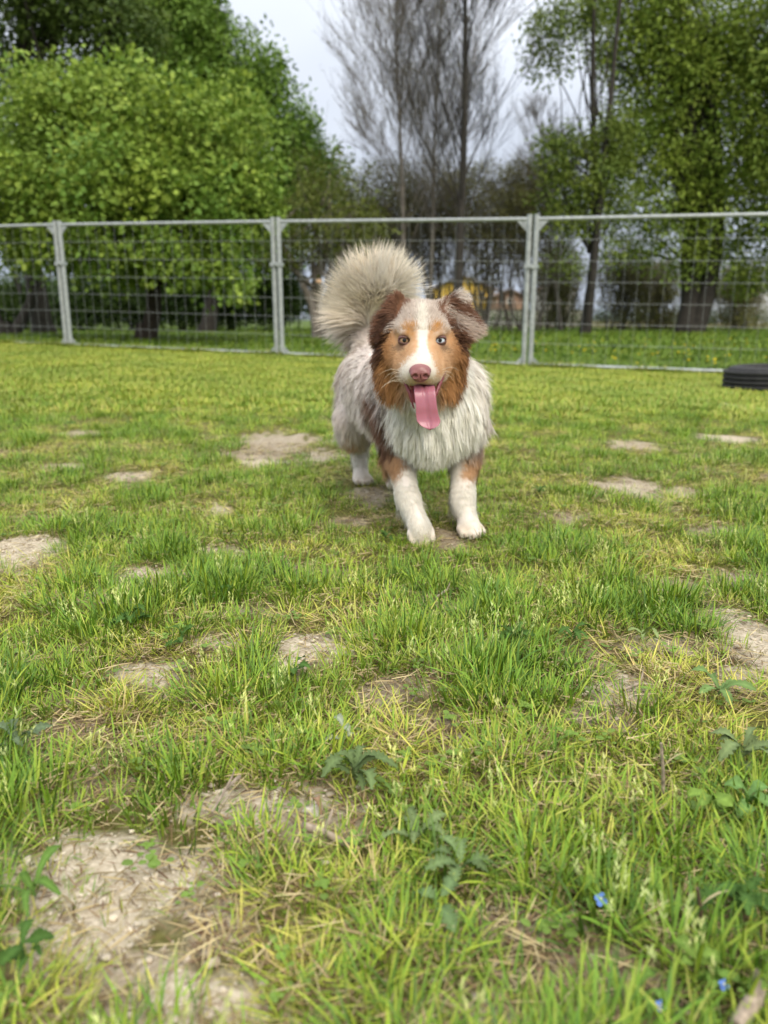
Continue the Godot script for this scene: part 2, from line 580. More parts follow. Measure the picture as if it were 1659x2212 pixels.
func body_fur(p: Vector3, n: Vector3) -> Array:
	var back := Vector3(-0.30, -0.25, -0.93)
	var len := 0.042
	var flat := 0.90
	var flow := (back + Vector3(0.0, -0.7, 0.0) * (1.0 - smoothstep(0.30, 0.42, p.y))).normalized()
	var w := 0.0016
	# bib: long, hanging locks
	var bib := smoothstep(-1.98, -1.86, p.z) * smoothstep(0.135, 0.19, p.y)
	flow = flow.lerp(Vector3(0.22 * signf(p.x - 0.115) * minf(absf(p.x - 0.115) * 12.0, 1.0), -1.0, 0.10), bib).normalized()
	len = lerpf(len, lerpf(0.040, 0.058, smoothstep(0.20, 0.27, p.y)), bib)
	flat = lerpf(flat, 0.93, bib)
	# ruff beside the neck
	var ruff := bib * smoothstep(0.33, 0.40, p.y)
	flow = (flow + Vector3(0.8 * signf(p.x - 0.10), 0.2, -0.2) * ruff).normalized()
	# legs
	if p.y < 0.205:
		var leg := smoothstep(0.150, 0.125, p.y)
		if p.z > -1.99:
			leg = maxf(leg, smoothstep(0.185, 0.150, p.y) * smoothstep(0.030, 0.045, absf(p.x - 0.118)))
		elif p.z < -2.24:
			leg = maxf(leg, smoothstep(0.205, 0.14, p.y))
		len = lerpf(len, 0.015, leg)
		if leg > 0.3:
			flow = Vector3(0.05, -1.0, -0.15)
			if n.z < -0.2:
				len += 0.026
			len *= 1.0 + 0.3 * noise_c.get_noise_3d(p.x * 800.0, p.y * 800.0, p.z * 800.0)
			flat = 0.84
			w = 0.0015
			len = lerpf(len, 0.0060, smoothstep(0.06, 0.03, p.y))
			flow = Vector3(0.05, -0.8, 0.35) if p.y < 0.05 else flow
			flow += 0.5 * Vector3(noise_c.get_noise_3d(p.x * 1500.0, p.y * 1500.0, p.z * 1500.0), 0.0, 0.0)
	# underside feathering
	if n.y < -0.3 and p.y > 0.14 and p.z < -1.85:
		flow = Vector3(-0.1, -1.0, -0.4).normalized()
		len = 0.05
	# trousers
	if p.z < -2.3 and p.y > 0.17 and p.y < 0.42:
		flow = Vector3(-0.25, -1.0, -0.35).normalized()
		len = 0.055
	if p.y > 0.43 and p.z < -2.2:
		var t := nearest_on_tail(p)
		var k := smoothstep(0.06, 0.035, t[0]) * smoothstep(0.12, 0.3, t[3])
		if k > 0.0:
			var radial: Vector3 = ((p - t[1]).normalized() * Vector3(1.0, 1.0, 0.4) + Vector3(0, 0.22, 0)).normalized()
			var along: Vector3 = t[2]
			var fan := ((p - Vector3(-0.030, 0.475, -2.43)) * Vector3(1.0, 1.0, 0.6)).normalized()
			flow = flow.lerp((radial * 0.45 + fan * 0.75 + along * 0.2).normalized(), k).normalized()
			len = lerpf(len, 0.104 + 0.02 * sin(t[3] * 3.0), k)
			flat = lerpf(flat, 0.68, k)
			w = 0.0030
	return [len, flow, flat, w]


func grow_fur(v: PackedVector3Array, nrm: PackedVector3Array, idx: PackedInt32Array, first: int, last: int, head: bool, density: float, out: Shape) -> void:
	var len := PackedFloat32Array()
	var wid := PackedFloat32Array()
	var flat := PackedFloat32Array()
	var dir := PackedVector3Array()
	len.resize(v.size())
	wid.resize(v.size())
	flat.resize(v.size())
	dir.resize(v.size())
	var done := PackedByteArray()
	done.resize(v.size())
	for t in range(first, last):
		var q := idx[t]
		if done[q]:
			continue
		done[q] = 1
		var p := v[q]
		var h := head_fur(p, nrm[q]) if head else body_fur(p, nrm[q])
		len[q] = h[0]
		var lock := Vector3(noise_c.get_noise_3d(p.x * 900.0, p.y * 420.0, p.z * 900.0), noise_c.get_noise_3d(p.x * 900.0 + 70.0, p.y * 420.0, p.z * 900.0), noise_c.get_noise_3d(p.x * 900.0, p.y * 420.0 + 70.0, p.z * 900.0))
		dir[q] = h[1] + lock * (0.50 if h[0] > 0.085 else (0.85 if h[0] > 0.025 else 0.3))
		flat[q] = h[2]
		wid[q] = h[3]
	for t in range(first, last, 3):
		var a := idx[t]
		var b := idx[t + 1]
		var c := idx[t + 2]
		var area := (v[b] - v[a]).cross(v[c] - v[a]).length() * 0.5
		var mean_len := (len[a] + len[b] + len[c]) / 3.0
		if mean_len < 0.002:
			continue
		# short coat needs many fine hairs, long coat fewer and wider ones
		var want := area * density * clampf(0.010 / mean_len, 0.30, 1.3) * (2.1 if mean_len > 0.085 else (1.7 if mean_len < 0.02 and not head else 1.0))
		var count := int(want) + int(rng.randf() < want - int(want))
		for k in count:
			var u := rng.randf()
			var w := rng.randf()
			if u + w > 1.0:
				u = 1.0 - u
				w = 1.0 - w
			var s := 1.0 - u - w
			var n := (nrm[a] * s + nrm[b] * u + nrm[c] * w).normalized()
			var root := v[a] * s + v[b] * u + v[c] * w
			var length := (len[a] * s + len[b] * u + len[c] * w) * (rng.randf_range(0.45, 1.28) if mean_len > 0.085 else rng.randf_range(0.65, 1.15))
			if length < 0.002:
				continue
			var lay := flat[a]
			var d := dir[a] * s + dir[b] * u + dir[c] * w
			d += Vector3(rng.randf_range(-1, 1), rng.randf_range(-1, 1), rng.randf_range(-1, 1)) * 0.13
			var along := (d - n * minf(d.dot(n), 0.0)).normalized()
			var d0 := (along * lay + n * (1.0 - lay) * 1.3).normalized()
			var d1 := (along * (lay + 0.06) + n * maxf(0.94 - lay, 0.0) * 0.8 + (Vector3(0, -0.22, 0) if length > 0.03 else Vector3.ZERO)).normalized()
			var d2 := (d1 + along * 0.4 + n * (0.05 if lay > 0.85 else -0.12) + (Vector3(0, -0.22, 0) if length > 0.03 and lay > 0.6 else Vector3.ZERO)).normalized()
			var across := d0.cross(n).normalized() * wid[a] * rng.randf_range(0.6, 1.15)
			across = (across + n * wid[a] * rng.randf_range(-0.5, 0.5))
			var shade := rng.randf_range(0.87, 1.11)
			var probe := root + Vector3(rng.randf_range(-1, 1), rng.randf_range(-1, 1), rng.randf_range(-1, 1)) * (0.0055 if head else 0.008)
			var colour := head_colour(probe) if head else body_colour(probe)
			colour = Color(colour.r * shade, colour.g * shade, colour.b * shade * rng.randf_range(0.96, 1.03), 1.0)
			var up_n := n + Vector3(0, 0.35, 0)
			var nn := ((up_n - d0 * up_n.dot(d0)).normalized() + n * 0.3 + Vector3(rng.randf_range(-1, 1), rng.randf_range(-1, 1), rng.randf_range(-1, 1)) * (0.14 if mean_len < 0.02 else 0.24)).normalized()
			var facing := across.cross(d0)
			if facing.dot(nn) < 0.0:
				across = -across
			var m := out.v.size()
			root -= n * 0.0015
			var p1 := root + d0 * length * 0.4
			var wave := across.normalized() * length * (0.10 * noise_c.get_noise_3d(root.x * 500.0, root.y * 300.0 + 40.0, root.z * 500.0) + rng.randf_range(-0.03, 0.03)) * 1.6
			var p2 := p1 + d1 * length * 0.33 + wave
			var p3 := p2 + d2 * length * 0.27 - wave * 0.5
			if length > 0.022:
				out.v.append_array([root - across * 0.5, root + across * 0.5, p1 - across * 0.5, p1 + across * 0.5, p2 - across * 0.36, p2 + across * 0.36, p3])
				out.n.append_array([nn, nn, nn, nn, nn, nn, nn])
				out.c.append_array([colour, colour, colour, colour, colour, colour, colour])
				out.i.append_array([m, m + 3, m + 1, m, m + 2, m + 3, m + 2, m + 5, m + 3, m + 2, m + 4, m + 5, m + 4, m + 6, m + 5])
			else:
				out.v.append_array([root - across * 0.5, root + across * 0.5, p1 - across * 0.45, p1 + across * 0.45, p3])
				out.n.append_array([nn, nn, nn, nn, nn])
				out.c.append_array([colour, colour, colour, colour, colour])
				out.i.append_array([m, m + 3, m + 1, m, m + 2, m + 3, m + 2, m + 4, m + 3])


func paw_field(c: Vector3, fwd: Vector3, up: Vector3, scale: float, wrist: Vector3, rw: float) -> Field:
	var right := fwd.cross(up).normalized()
	var r := 0.075
	var f := Field.new(c - Vector3.ONE * r, c + Vector3.ONE * r, 0.0045)
	f.ellipsoid(c, Vector3(0.024, 0.017, 0.030) * scale, 0.01, Basis(right, up, fwd))
	f.capsule(c - fwd * 0.006 * scale + up * 0.008, c + (wrist - c).limit_length(0.066), 0.021 * scale, rw, 0.02)
	for k in 4:
		var o := (k - 1.5)
		var toe := c + right * o * 0.0155 * scale + fwd * (0.030 - 0.0050 * o * o) * scale - up * 0.005
		f.capsule(toe - fwd * 0.018 * scale + up * 0.005, toe, 0.0092 * scale, 0.0090 * scale, 0.0015)
	return f


func build_dog() -> void:
	var v := PackedVector3Array()
	var idx := PackedInt32Array()
	# trunk, neck, legs and tail root
	var f := Field.new(Vector3(-0.19, 0.0, -2.60), Vector3(0.29, 0.64, -1.66), 0.0105)
	f.capsule(Vector3(0.114, 0.285, -1.86), Vector3(0.065, 0.315, -2.02), 0.088, 0.112, 0.05)
	f.capsule(Vector3(0.065, 0.315, -2.02), Vector3(0.0, 0.325, -2.20), 0.112, 0.104, 0.05)
	f.capsule(Vector3(0.0, 0.325, -2.20), Vector3(-0.045, 0.345, -2.38), 0.100, 0.072, 0.05)
	f.capsule(Vector3(0.112, 0.25, -1.82), Vector3(0.115, 0.31, -1.80), 0.066, 0.066, 0.05)
	f.capsule(Vector3(0.112, 0.33, -1.88), Vector3(0.088, 0.43, -1.775), 0.092, 0.068, 0.05)
	f.capsule(Vector3(0.175, 0.36, -1.87), Vector3(0.185, 0.30, -1.85), 0.050, 0.055, 0.05)
	f.capsule(Vector3(0.04, 0.37, -1.88), Vector3(0.045, 0.30, -1.85), 0.048, 0.052, 0.05)
	# forelegs
	f.capsule(Vector3(0.045, 0.27, -1.88), Vector3(0.036, 0.18, -1.885), 0.052, 0.036, 0.03)
	f.capsule(Vector3(0.036, 0.18, -1.885), Vector3(0.056, 0.092, -1.765), 0.039, 0.0235, 0.02)
	f.capsule(Vector3(0.056, 0.092, -1.765), Vector3(0.076, 0.048, -1.715), 0.025, 0.0225, 0.012)
	f.capsule(Vector3(0.054, 0.098, -1.772), Vector3(0.060, 0.084, -1.757), 0.0285, 0.0275, 0.01)
	f.capsule(Vector3(0.190, 0.082, -1.820), Vector3(0.191, 0.068, -1.810), 0.0285, 0.0275, 0.01)
	f.capsule(Vector3(0.19, 0.27, -1.88), Vector3(0.200, 0.17, -1.895), 0.050, 0.034, 0.03)
	f.capsule(Vector3(0.200, 0.17, -1.895), Vector3(0.190, 0.075, -1.815), 0.038, 0.0235, 0.02)
	f.capsule(Vector3(0.190, 0.075, -1.815), Vector3(0.198, 0.035, -1.785), 0.025, 0.023, 0.012)
	# hind legs: thigh, knee forward, hock back, upright shank
	for s in [[-0.078, 0.0], [0.030, 0.07]]:
		var x: float = s[0]
		var dz: float = s[1]
		f.capsule(Vector3(x + 0.012, 0.32, -2.34), Vector3(x - 0.012, 0.215, -2.27 + dz * 0.6), 0.070, 0.045, 0.03)
		f.capsule(Vector3(x - 0.012, 0.215, -2.27 + dz * 0.6), Vector3(x - 0.004, 0.115, -2.41 + dz), 0.050, 0.027, 0.02)
		f.capsule(Vector3(x - 0.004, 0.115, -2.41 + dz), Vector3(x + 0.002, 0.03, -2.385 + dz), 0.026, 0.021, 0.012)
	for k in tail_path.size() - 1:
		f.capsule(tail_path[k], tail_path[k + 1], 0.030 - 0.004 * k, 0.026 - 0.004 * k, 0.015)
	f.surface(v, idx)
	var body_end := idx.size()
	# paws
	for pw in [
		paw_field(Vector3(0.083, 0.030, -1.697), Vector3(0.25, -0.70, 0.67).normalized(), Vector3(0.10, 0.70, 0.71).normalized(), 1.0, Vector3(0.060, 0.09, -1.76), 0.0215),
		paw_field(Vector3(0.203, 0.020, -1.765), Vector3(0.30, -0.12, 0.95).normalized(), Vector3(0.03, 0.99, 0.12).normalized(), 1.05, Vector3(0.195, 0.07, -1.81), 0.0215),
		paw_field(Vector3(-0.070, 0.018, -2.368), Vector3(0.42, -0.08, 0.90).normalized(), Vector3(0.03, 0.99, 0.08).normalized(), 1.0, Vector3(-0.079, 0.085, -2.40), 0.020),
		paw_field(Vector3(0.036, 0.018, -2.298), Vector3(0.2, -0.08, 0.97).normalized(), Vector3(0.0, 0.99, 0.08).normalized(), 1.0, Vector3(0.030, 0.085, -2.33), 0.020)]:
		var paw: Field = pw
		var pv := PackedVector3Array()
		var pi := PackedInt32Array()
		paw.surface(pv, pi)
		var off := v.size()
		v.append_array(pv)
		for q in pi:
			idx.append(q + off)
	var paws_end := idx.size()
	# head
	var h := Field.new(FACE + Vector3(-0.15, -0.17, -0.16), FACE + Vector3(0.18, 0.14, 0.12), 0.0042)
	var E := FACE
	h.ellipsoid(E + Vector3(0, 0.012, -0.062), Vector3(0.066, 0.064, 0.074), 0.02)
	for s in [-1.0, 1.0]:
		h.capsule(E + Vector3(s * 0.042, -0.022, -0.045), E + Vector3(s * 0.030, -0.050, -0.01), 0.036, 0.028, 0.025)
		h.capsule(E + Vector3(s * 0.055, -0.030, -0.065), E + Vector3(s * 0.056, -0.085, -0.078), 0.036, 0.032, 0.03)
		h.capsule(E + Vector3(s * 0.018, 0.016, 0.002), E + Vector3(s * 0.040, 0.020, -0.008), 0.012, 0.013, 0.014)
		h.capsule(E + Vector3(s * 0.018 - 0.004, -0.064, 0.050), E + Vector3(s * 0.024, -0.058, 0.005), 0.0235, 0.027, 0.018)
	h.capsule(E + Vector3(0, -0.022, -0.005), E + Vector3(-0.006, -0.050, 0.060), 0.034, 0.024, 0.025)
	h.capsule(E + Vector3(0, -0.088, -0.05), E + Vector3(0.002, -0.130, 0.026), 0.034, 0.022, 0.02)
	h.capsule(E + Vector3(0, -0.09, -0.07), E + Vector3(0.01, -0.13, -0.11), 0.05, 0.05, 0.03)
	# ears: a plate rising from the skull, folded over
	h.plate(E + Vector3(0.040, 0.066, -0.055), E + Vector3(0.076, 0.030, -0.075), E + Vector3(0.082, 0.090, -0.062), 0.011, 0.02)
	h.plate(E + Vector3(0.078, 0.088, -0.058), E + Vector3(0.086, -0.006, -0.050), E + Vector3(0.124, 0.022, -0.055), 0.007, 0.008)
	h.plate(E + Vector3(-0.036, 0.066, -0.055), E + Vector3(-0.072, 0.030, -0.075), E + Vector3(-0.054, 0.084, -0.062), 0.011, 0.02)
	h.plate(E + Vector3(-0.050, 0.082, -0.056), E + Vector3(-0.062, 0.020, -0.048), E + Vector3(-0.092, 0.000, -0.050), 0.008, 0.008)
	h.plate(E + Vector3(-0.050, 0.082, -0.056), E + Vector3(-0.086, 0.045, -0.055), E + Vector3(-0.093, 0.000, -0.050), 0.008, 0.008)
	for s in [-1.0, 1.0]:
		h.ellipsoid(E + Vector3(s * 0.0375, 0.0, 0.004), Vector3(0.0132, 0.0074, 0.012), 0.003, Basis.IDENTITY, true)
	# open mouth between the lips and the lower jaw
	h.ellipsoid(E + Vector3(0.0, -0.099, 0.045), Vector3(0.026, 0.013, 0.05), 0.006, Basis.IDENTITY, true)
	var hv := PackedVector3Array()
	var hi := PackedInt32Array()
	h.surface(hv, hi)
	var off := v.size()
	v.append_array(hv)
	for q in hi:
		idx.append(q + off)
	var nrm := smooth_normals(v, idx)
	var col := PackedColorArray()
	col.resize(v.size())
	for k in v.size():
		var c := head_colour(v[k]) if k >= off else body_colour(v[k])
		var l := v[k] - FACE
		if k >= off and l.y < -0.088 and l.y > -0.128 and absf(l.x) < 0.035 and l.z > -0.005:
			c = Color(0.25, 0.06, 0.06)
		col[k] = Color(c.r * 0.95, c.g * 0.9, c.b * 0.9)
	var dog := thing("dog", "merle dog with open mouth and hanging pink tongue trotting over the lawn", "dog")
	part("body", tri_mesh(v, nrm, idx, col), tinted("dog_skin", 0.85, 0.0, 0.3), dog)
	var fur := Shape.new()
	grow_fur(v, nrm, idx, 0, body_end, false, 520000.0, fur)
	grow_fur(v, nrm, idx, body_end, paws_end, false, 420000.0, fur)
	grow_fur(v, nrm, idx, paws_end, idx.size(), true, 620000.0, fur)
	var coat := part("fur", fur.mesh(), tinted("dog_fur", 0.6, 0.7, 0.3), dog)
	coat.set_meta("kind", "stuff")
	print("fur triangles ", fur.i.size() / 3)
	build_face(dog)
	# claws
	for q in [[Vector3(0.083, 0.030, -1.697), Vector3(0.25, -0.70, 0.67), Vector3(0.10, 0.70, 0.71), 1.0], [Vector3(0.203, 0.020, -1.765), Vector3(0.30, -0.12, 0.95), Vector3(0.03, 0.99, 0.12), 1.05], [Vector3(-0.070, 0.018, -2.368), Vector3(0.42, -0.08, 0.90), Vector3(0.03, 0.99, 0.08), 1.0], [Vector3(0.036, 0.018, -2.298), Vector3(0.2, -0.08, 0.97), Vector3(0.0, 0.99, 0.08), 1.0]]:
		var fwd: Vector3 = q[1].normalized()
		var up: Vector3 = q[2].normalized()
		var right := fwd.cross(up).normalized()
		for k in 4:
			var o := k - 1.5
			var tip: Vector3 = q[0] + right * o * 0.0155 * q[3] + fwd * (0.030 - 0.0050 * o * o + 0.006) * q[3] - up * 0.004
			var cl := Shape.new()
			cl.tube(PackedVector3Array([tip, tip + fwd * 0.006 - up * 0.0005, tip + fwd * 0.011 - up * 0.005]), PackedFloat32Array([0.0028, 0.0022, 0.0006]), 6)
			part("claw", cl.mesh(), mat("claw_horn", Color(0.42, 0.33, 0.26), 0.4), dog)


func ball_cap(r: float, a0: float, a1: float, rings: int, sides: int) -> ArrayMesh:
	# part of a sphere round +z between two angles from that axis
	var s := Shape.new()
	for k in rings + 1:
		var t := lerpf(a0, a1, float(k) / rings)
		for q in sides:
			var w := TAU * q / sides
			var n := Vector3(sin(t) * cos(w), sin(t) * sin(w), cos(t))
			s.v.append(n * r)
			s.n.append(n)
			s.c.append(Color.WHITE)
	for k in rings:
		for q in sides:
			var a := k * sides + q
			var b := k * sides + (q + 1) % sides
			s.i.append_array([a, b, a + sides, b, b + sides, a + sides])
	return s.mesh()


func lid_mesh(r: float, upper: bool) -> ArrayMesh:
	# an eyelid: the part of a shell above (or below) an almond-shaped opening
	var s := Shape.new()
	var cols := 20
	var rows := 6
	for q in cols + 1:
		var u := lerpf(-1.0, 1.0, float(q) / cols)
		var open := (0.46 if upper else 0.36) * (1.0 - u * u * 0.9) - 0.03
		for k in rows + 1:
			var e := lerpf(open, 1.35, float(k) / rows)
			var az := u * 1.25
			var rr := r * (1.0 + 0.05 * (1.0 - float(k) / rows))
			var n := Vector3(sin(az) * cos(e * 0.9), sin(e) * (1.0 if upper else -1.0), cos(az) * cos(e)).normalized()
			s.v.append(n * rr)
			s.n.append(n)
			s.c.append(Color.WHITE)
	for q in cols:
		for k in rows:
			var a := q * (rows + 1) + k
			var b := a + rows + 1
			if upper:
				s.i.append_array([a, a + 1, b, b, a + 1, b + 1])
			else:
				s.i.append_array([a, b, a + 1, b, b + 1, a + 1])
	return s.mesh()


func build_face(dog: Node3D) -> void:
	var E := FACE
	var white := mat("eye_white", Color(0.20, 0.15, 0.13), 0.12)
	var dark := mat("pupil_black", Color(0.008, 0.007, 0.007), 0.08)
	var lid := mat("eyelid_skin", Color(0.17, 0.085, 0.075), 0.5)
	for s in [-1.0, 1.0]:
		var look := Basis.looking_at(Vector3(0.05, -0.03, -1.0)) # its +z turns to the viewer's side
		var eye := part("eye", ball_cap(0.0115, 0.0, PI, 16, 24), white, dog, Transform3D(look * Basis.from_scale(Vector3.ONE * 1.14), E + Vector3(s * 0.0375, 0.0, -0.0072)))
		eye.set_meta("label", "amber brown eye" if s < 0 else "pale blue eye")
		var tone := Color(0.40, 0.26, 0.15) if s < 0 else Color(0.66, 0.76, 0.86)
		part("iris", ball_cap(0.01165, 0.0, 0.82, 8, 24), mat("iris_brown" if s < 0 else "iris_blue", tone, 0.06), eye)
		part("pupil", ball_cap(0.0118, 0.0, 0.32, 4, 20), dark, eye)
		part("limbal_ring", ball_cap(0.01168, 0.78, 1.05, 2, 24), mat("iris_edge", Color(0.05, 0.03, 0.025), 0.1), eye)
		var rim := PackedVector3Array()
		var rim_r := PackedFloat32Array()
		for q in 25:
			var a := TAU * q / 24.0
			var x := cos(a) * 0.0108
			var y: float = sin(a) * (0.0056 if sin(a) > 0.0 else 0.0060) + 0.0010 * s * cos(a)
			rim.append(Vector3(x, y, sqrt(maxf(0.0128 * 0.0128 - x * x - y * y, 0.00002)) + 0.0008))
			rim_r.append(0.0016 if sin(a) > 0.0 else 0.0012)
		var rs := Shape.new()
		rs.tube(rim, rim_r, 7, Color.WHITE, false)
		part("eyelid_rim", rs.mesh(), mat("eyelid_edge", Color(0.115, 0.052, 0.045), 0.4), eye)
		part("eyelid", lid_mesh(0.0126, true), lid, eye)
		part("eyelid", lid_mesh(0.0126, false), lid, eye)
	# nose leather with nostrils
	var c := E + Vector3(-0.008, -0.062, 0.082)
	var f := Field.new(c - Vector3.ONE * 0.034, c + Vector3.ONE * 0.034, 0.0018)
	f.ellipsoid(c + Vector3(0, 0.004, 0), Vector3(0.0225, 0.0145, 0.015), 0.006)
	f.ellipsoid(c + Vector3(0, -0.006, 0.001), Vector3(0.0165, 0.0135, 0.0135), 0.008)
	for s in [-1.0, 1.0]:
		f.ellipsoid(c + Vector3(s * 0.0115, -0.003, 0.009), Vector3(0.0085, 0.0085, 0.0075), 0.004)
	for s in [-1.0, 1.0]:
		f.ellipsoid(c + Vector3(s * 0.0105, -0.0055, 0.0155), Vector3(0.0054, 0.0047, 0.0085), 0.002, Basis.IDENTITY, true)
		f.ellipsoid(c + Vector3(s * 0.0165, -0.0080, 0.013), Vector3(0.0055, 0.0018, 0.006), 0.0015, Basis(Vector3.BACK, -s * 0.5), true)
	f.ellipsoid(c + Vector3(0, -0.012, 0.0145), Vector3(0.0010, 0.010, 0.005), 0.0015, Basis.IDENTITY, true)
	var v := PackedVector3Array()
	var idx := PackedInt32Array()
	f.surface(v, idx)
	var nose := mat("nose_leather", Color(0.26, 0.10, 0.10), 0.38)
	nose.heightmap_enabled = true
	nose.heightmap_texture = noise_texture(128, 0.09, 2, Color.BLACK, Color.WHITE, 5)
	nose.heightmap_scale = 0.03
	nose.uv1_triplanar = true
	nose.uv1_scale = Vector3.ONE * 18.0
	part("nose", tri_mesh(v, smooth_normals(v, idx), idx), nose, dog)
	# tongue: a curled ribbon with thickness and a groove down the middle
	var path := [Vector3(0.000, -0.094, 0.010), Vector3(0.001, -0.092, 0.040), Vector3(0.002, -0.096, 0.060), Vector3(0.003, -0.108, 0.070), Vector3(0.006, -0.130, 0.073), Vector3(0.008, -0.147, 0.072), Vector3(0.011, -0.161, 0.073), Vector3(0.0128, -0.1705, 0.076), Vector3(0.0137, -0.1765, 0.0785)]
	var half := [0.019, 0.0205, 0.0215, 0.0218, 0.0215, 0.0232, 0.0244, 0.0190, 0.0070]
	var curve := Curve3D.new()
	for q in path.size():
		var before: Vector3 = path[maxi(q - 1, 0)]
		var after: Vector3 = path[mini(q + 1, path.size() - 1)]
		curve.add_point(E + path[q], (before - after) / 6.0, (after - before) / 6.0)
	var t := Shape.new()
	var rows := 44
	var cols := 32
	for k in rows + 1:
		var u := float(k) / rows * (path.size() - 1)
		var q := mini(int(u), path.size() - 2)
		var p := curve.sample(q, u - q)
		var p2 := curve.sample(q, u - q + 0.02) if u - q < 0.97 else p + (p - curve.sample(q, u - q - 0.02))
		var d := (p2 - p).normalized()
		var right := Vector3.RIGHT
		var out := right.cross(-d).normalized()
		var wdt := lerpf(half[q], half[q + 1], u - q)
		for s in cols:
			var a := TAU * s / cols
			var x := cos(a)
			var y := sin(a)
			var thick := 0.0032 if y > 0 else 0.0030
			var groove := (0.0030 * exp(-x * x * 160.0) if y > 0 else 0.0) - (0.0042 * x * x)
			t.v.append(p + right * x * wdt + out * (y * thick - groove))
			t.n.append(Vector3.UP)
			t.c.append(Color.WHITE)
	for k in rows:
		for s in cols:
			var a := k * cols + s
			var b := k * cols + (s + 1) % cols
			t.i.append_array([a, a + cols, b, b, a + cols, b + cols])
	var end := t.v.size()
	t.v.append(E + path[path.size() - 1] + Vector3(0, -0.003, 0))
	t.n.append(Vector3.DOWN)
	t.c.append(Color.WHITE)
	for s in cols:
		t.i.append_array([rows * cols + s, end, rows * cols + (s + 1) % cols])
	t.n = smooth_normals(t.v, t.i)
	var flesh := mat("tongue_flesh", Color(0.42, 0.155, 0.21), 0.30)
	flesh.subsurf_scatter_enabled = true
	flesh.subsurf_scatter_strength = 0.15
	flesh.heightmap_enabled = true
	flesh.heightmap_texture = noise_texture(128, 0.12, 2, Color.BLACK, Color.WHITE, 6)
	flesh.heightmap_scale = 0.012
	flesh.uv1_triplanar = true
	flesh.uv1_scale = Vector3.ONE * 25.0
	part("tongue", t.mesh(), flesh, dog)
	# lips: the wet rims of the open mouth, and the corner drawn back
	var lip := mat("lip_skin", Color(0.24, 0.055, 0.07), 0.3)
	for s in [-1.0, 1.0]:
		var l := Shape.new()
		var lp := Curve3D.new()
		for q in [Vector3(s * 0.054, -0.042, -0.002), Vector3(s * 0.046, -0.062, 0.018), Vector3(s * 0.035, -0.088, 0.036), Vector3(s * 0.0275, -0.106, 0.046), Vector3(s * 0.0235, -0.122, 0.047), Vector3(s * 0.0195 + 0.002, -0.139, 0.044)]:
			lp.add_point(E + q)
		var pts := PackedVector3Array()
		var rad := PackedFloat32Array()
		for q in 27:
			var u := q / 26.0
			pts.append(lp.sample_baked(lp.get_baked_length() * u))
			rad.append((0.0014 + 0.0034 * sin(PI * pow(u, 0.8))) * (1.0 + 0.22 * sin(q * 2.4 + s)))
		l.tube(pts, rad, 8)
		part("lip", l.mesh(), lip, dog)
	# whiskers
	for s in [-1.0, 1.0]:
		for k in (6 if s < 0.0 else 3):
			var w := Shape.new()
			var b := E + Vector3(s * (0.038 - 0.002 * (k % 3)) - 0.004, -0.060 - 0.0045 * k, 0.050 - 0.003 * (k % 4))
			var dx := Vector3(s * rng.randf_range(0.7, 1.0), rng.randf_range(-0.15, 0.25), rng.randf_range(-0.1, 0.2)).normalized() * rng.randf_range(0.028, 0.05)
			w.tube(PackedVector3Array([b, b + dx * 0.5 + Vector3(0, 0.003, 0), b + dx * 0.8 - Vector3(0, 0.002, 0), b + dx - Vector3(0, 0.010, 0)]), PackedFloat32Array([0.00035, 0.0003, 0.0002, 0.0001]), 4)
			part("whisker", w.mesh(), mat("whisker_cream", Color(0.75, 0.65, 0.5), 0.4), dog)


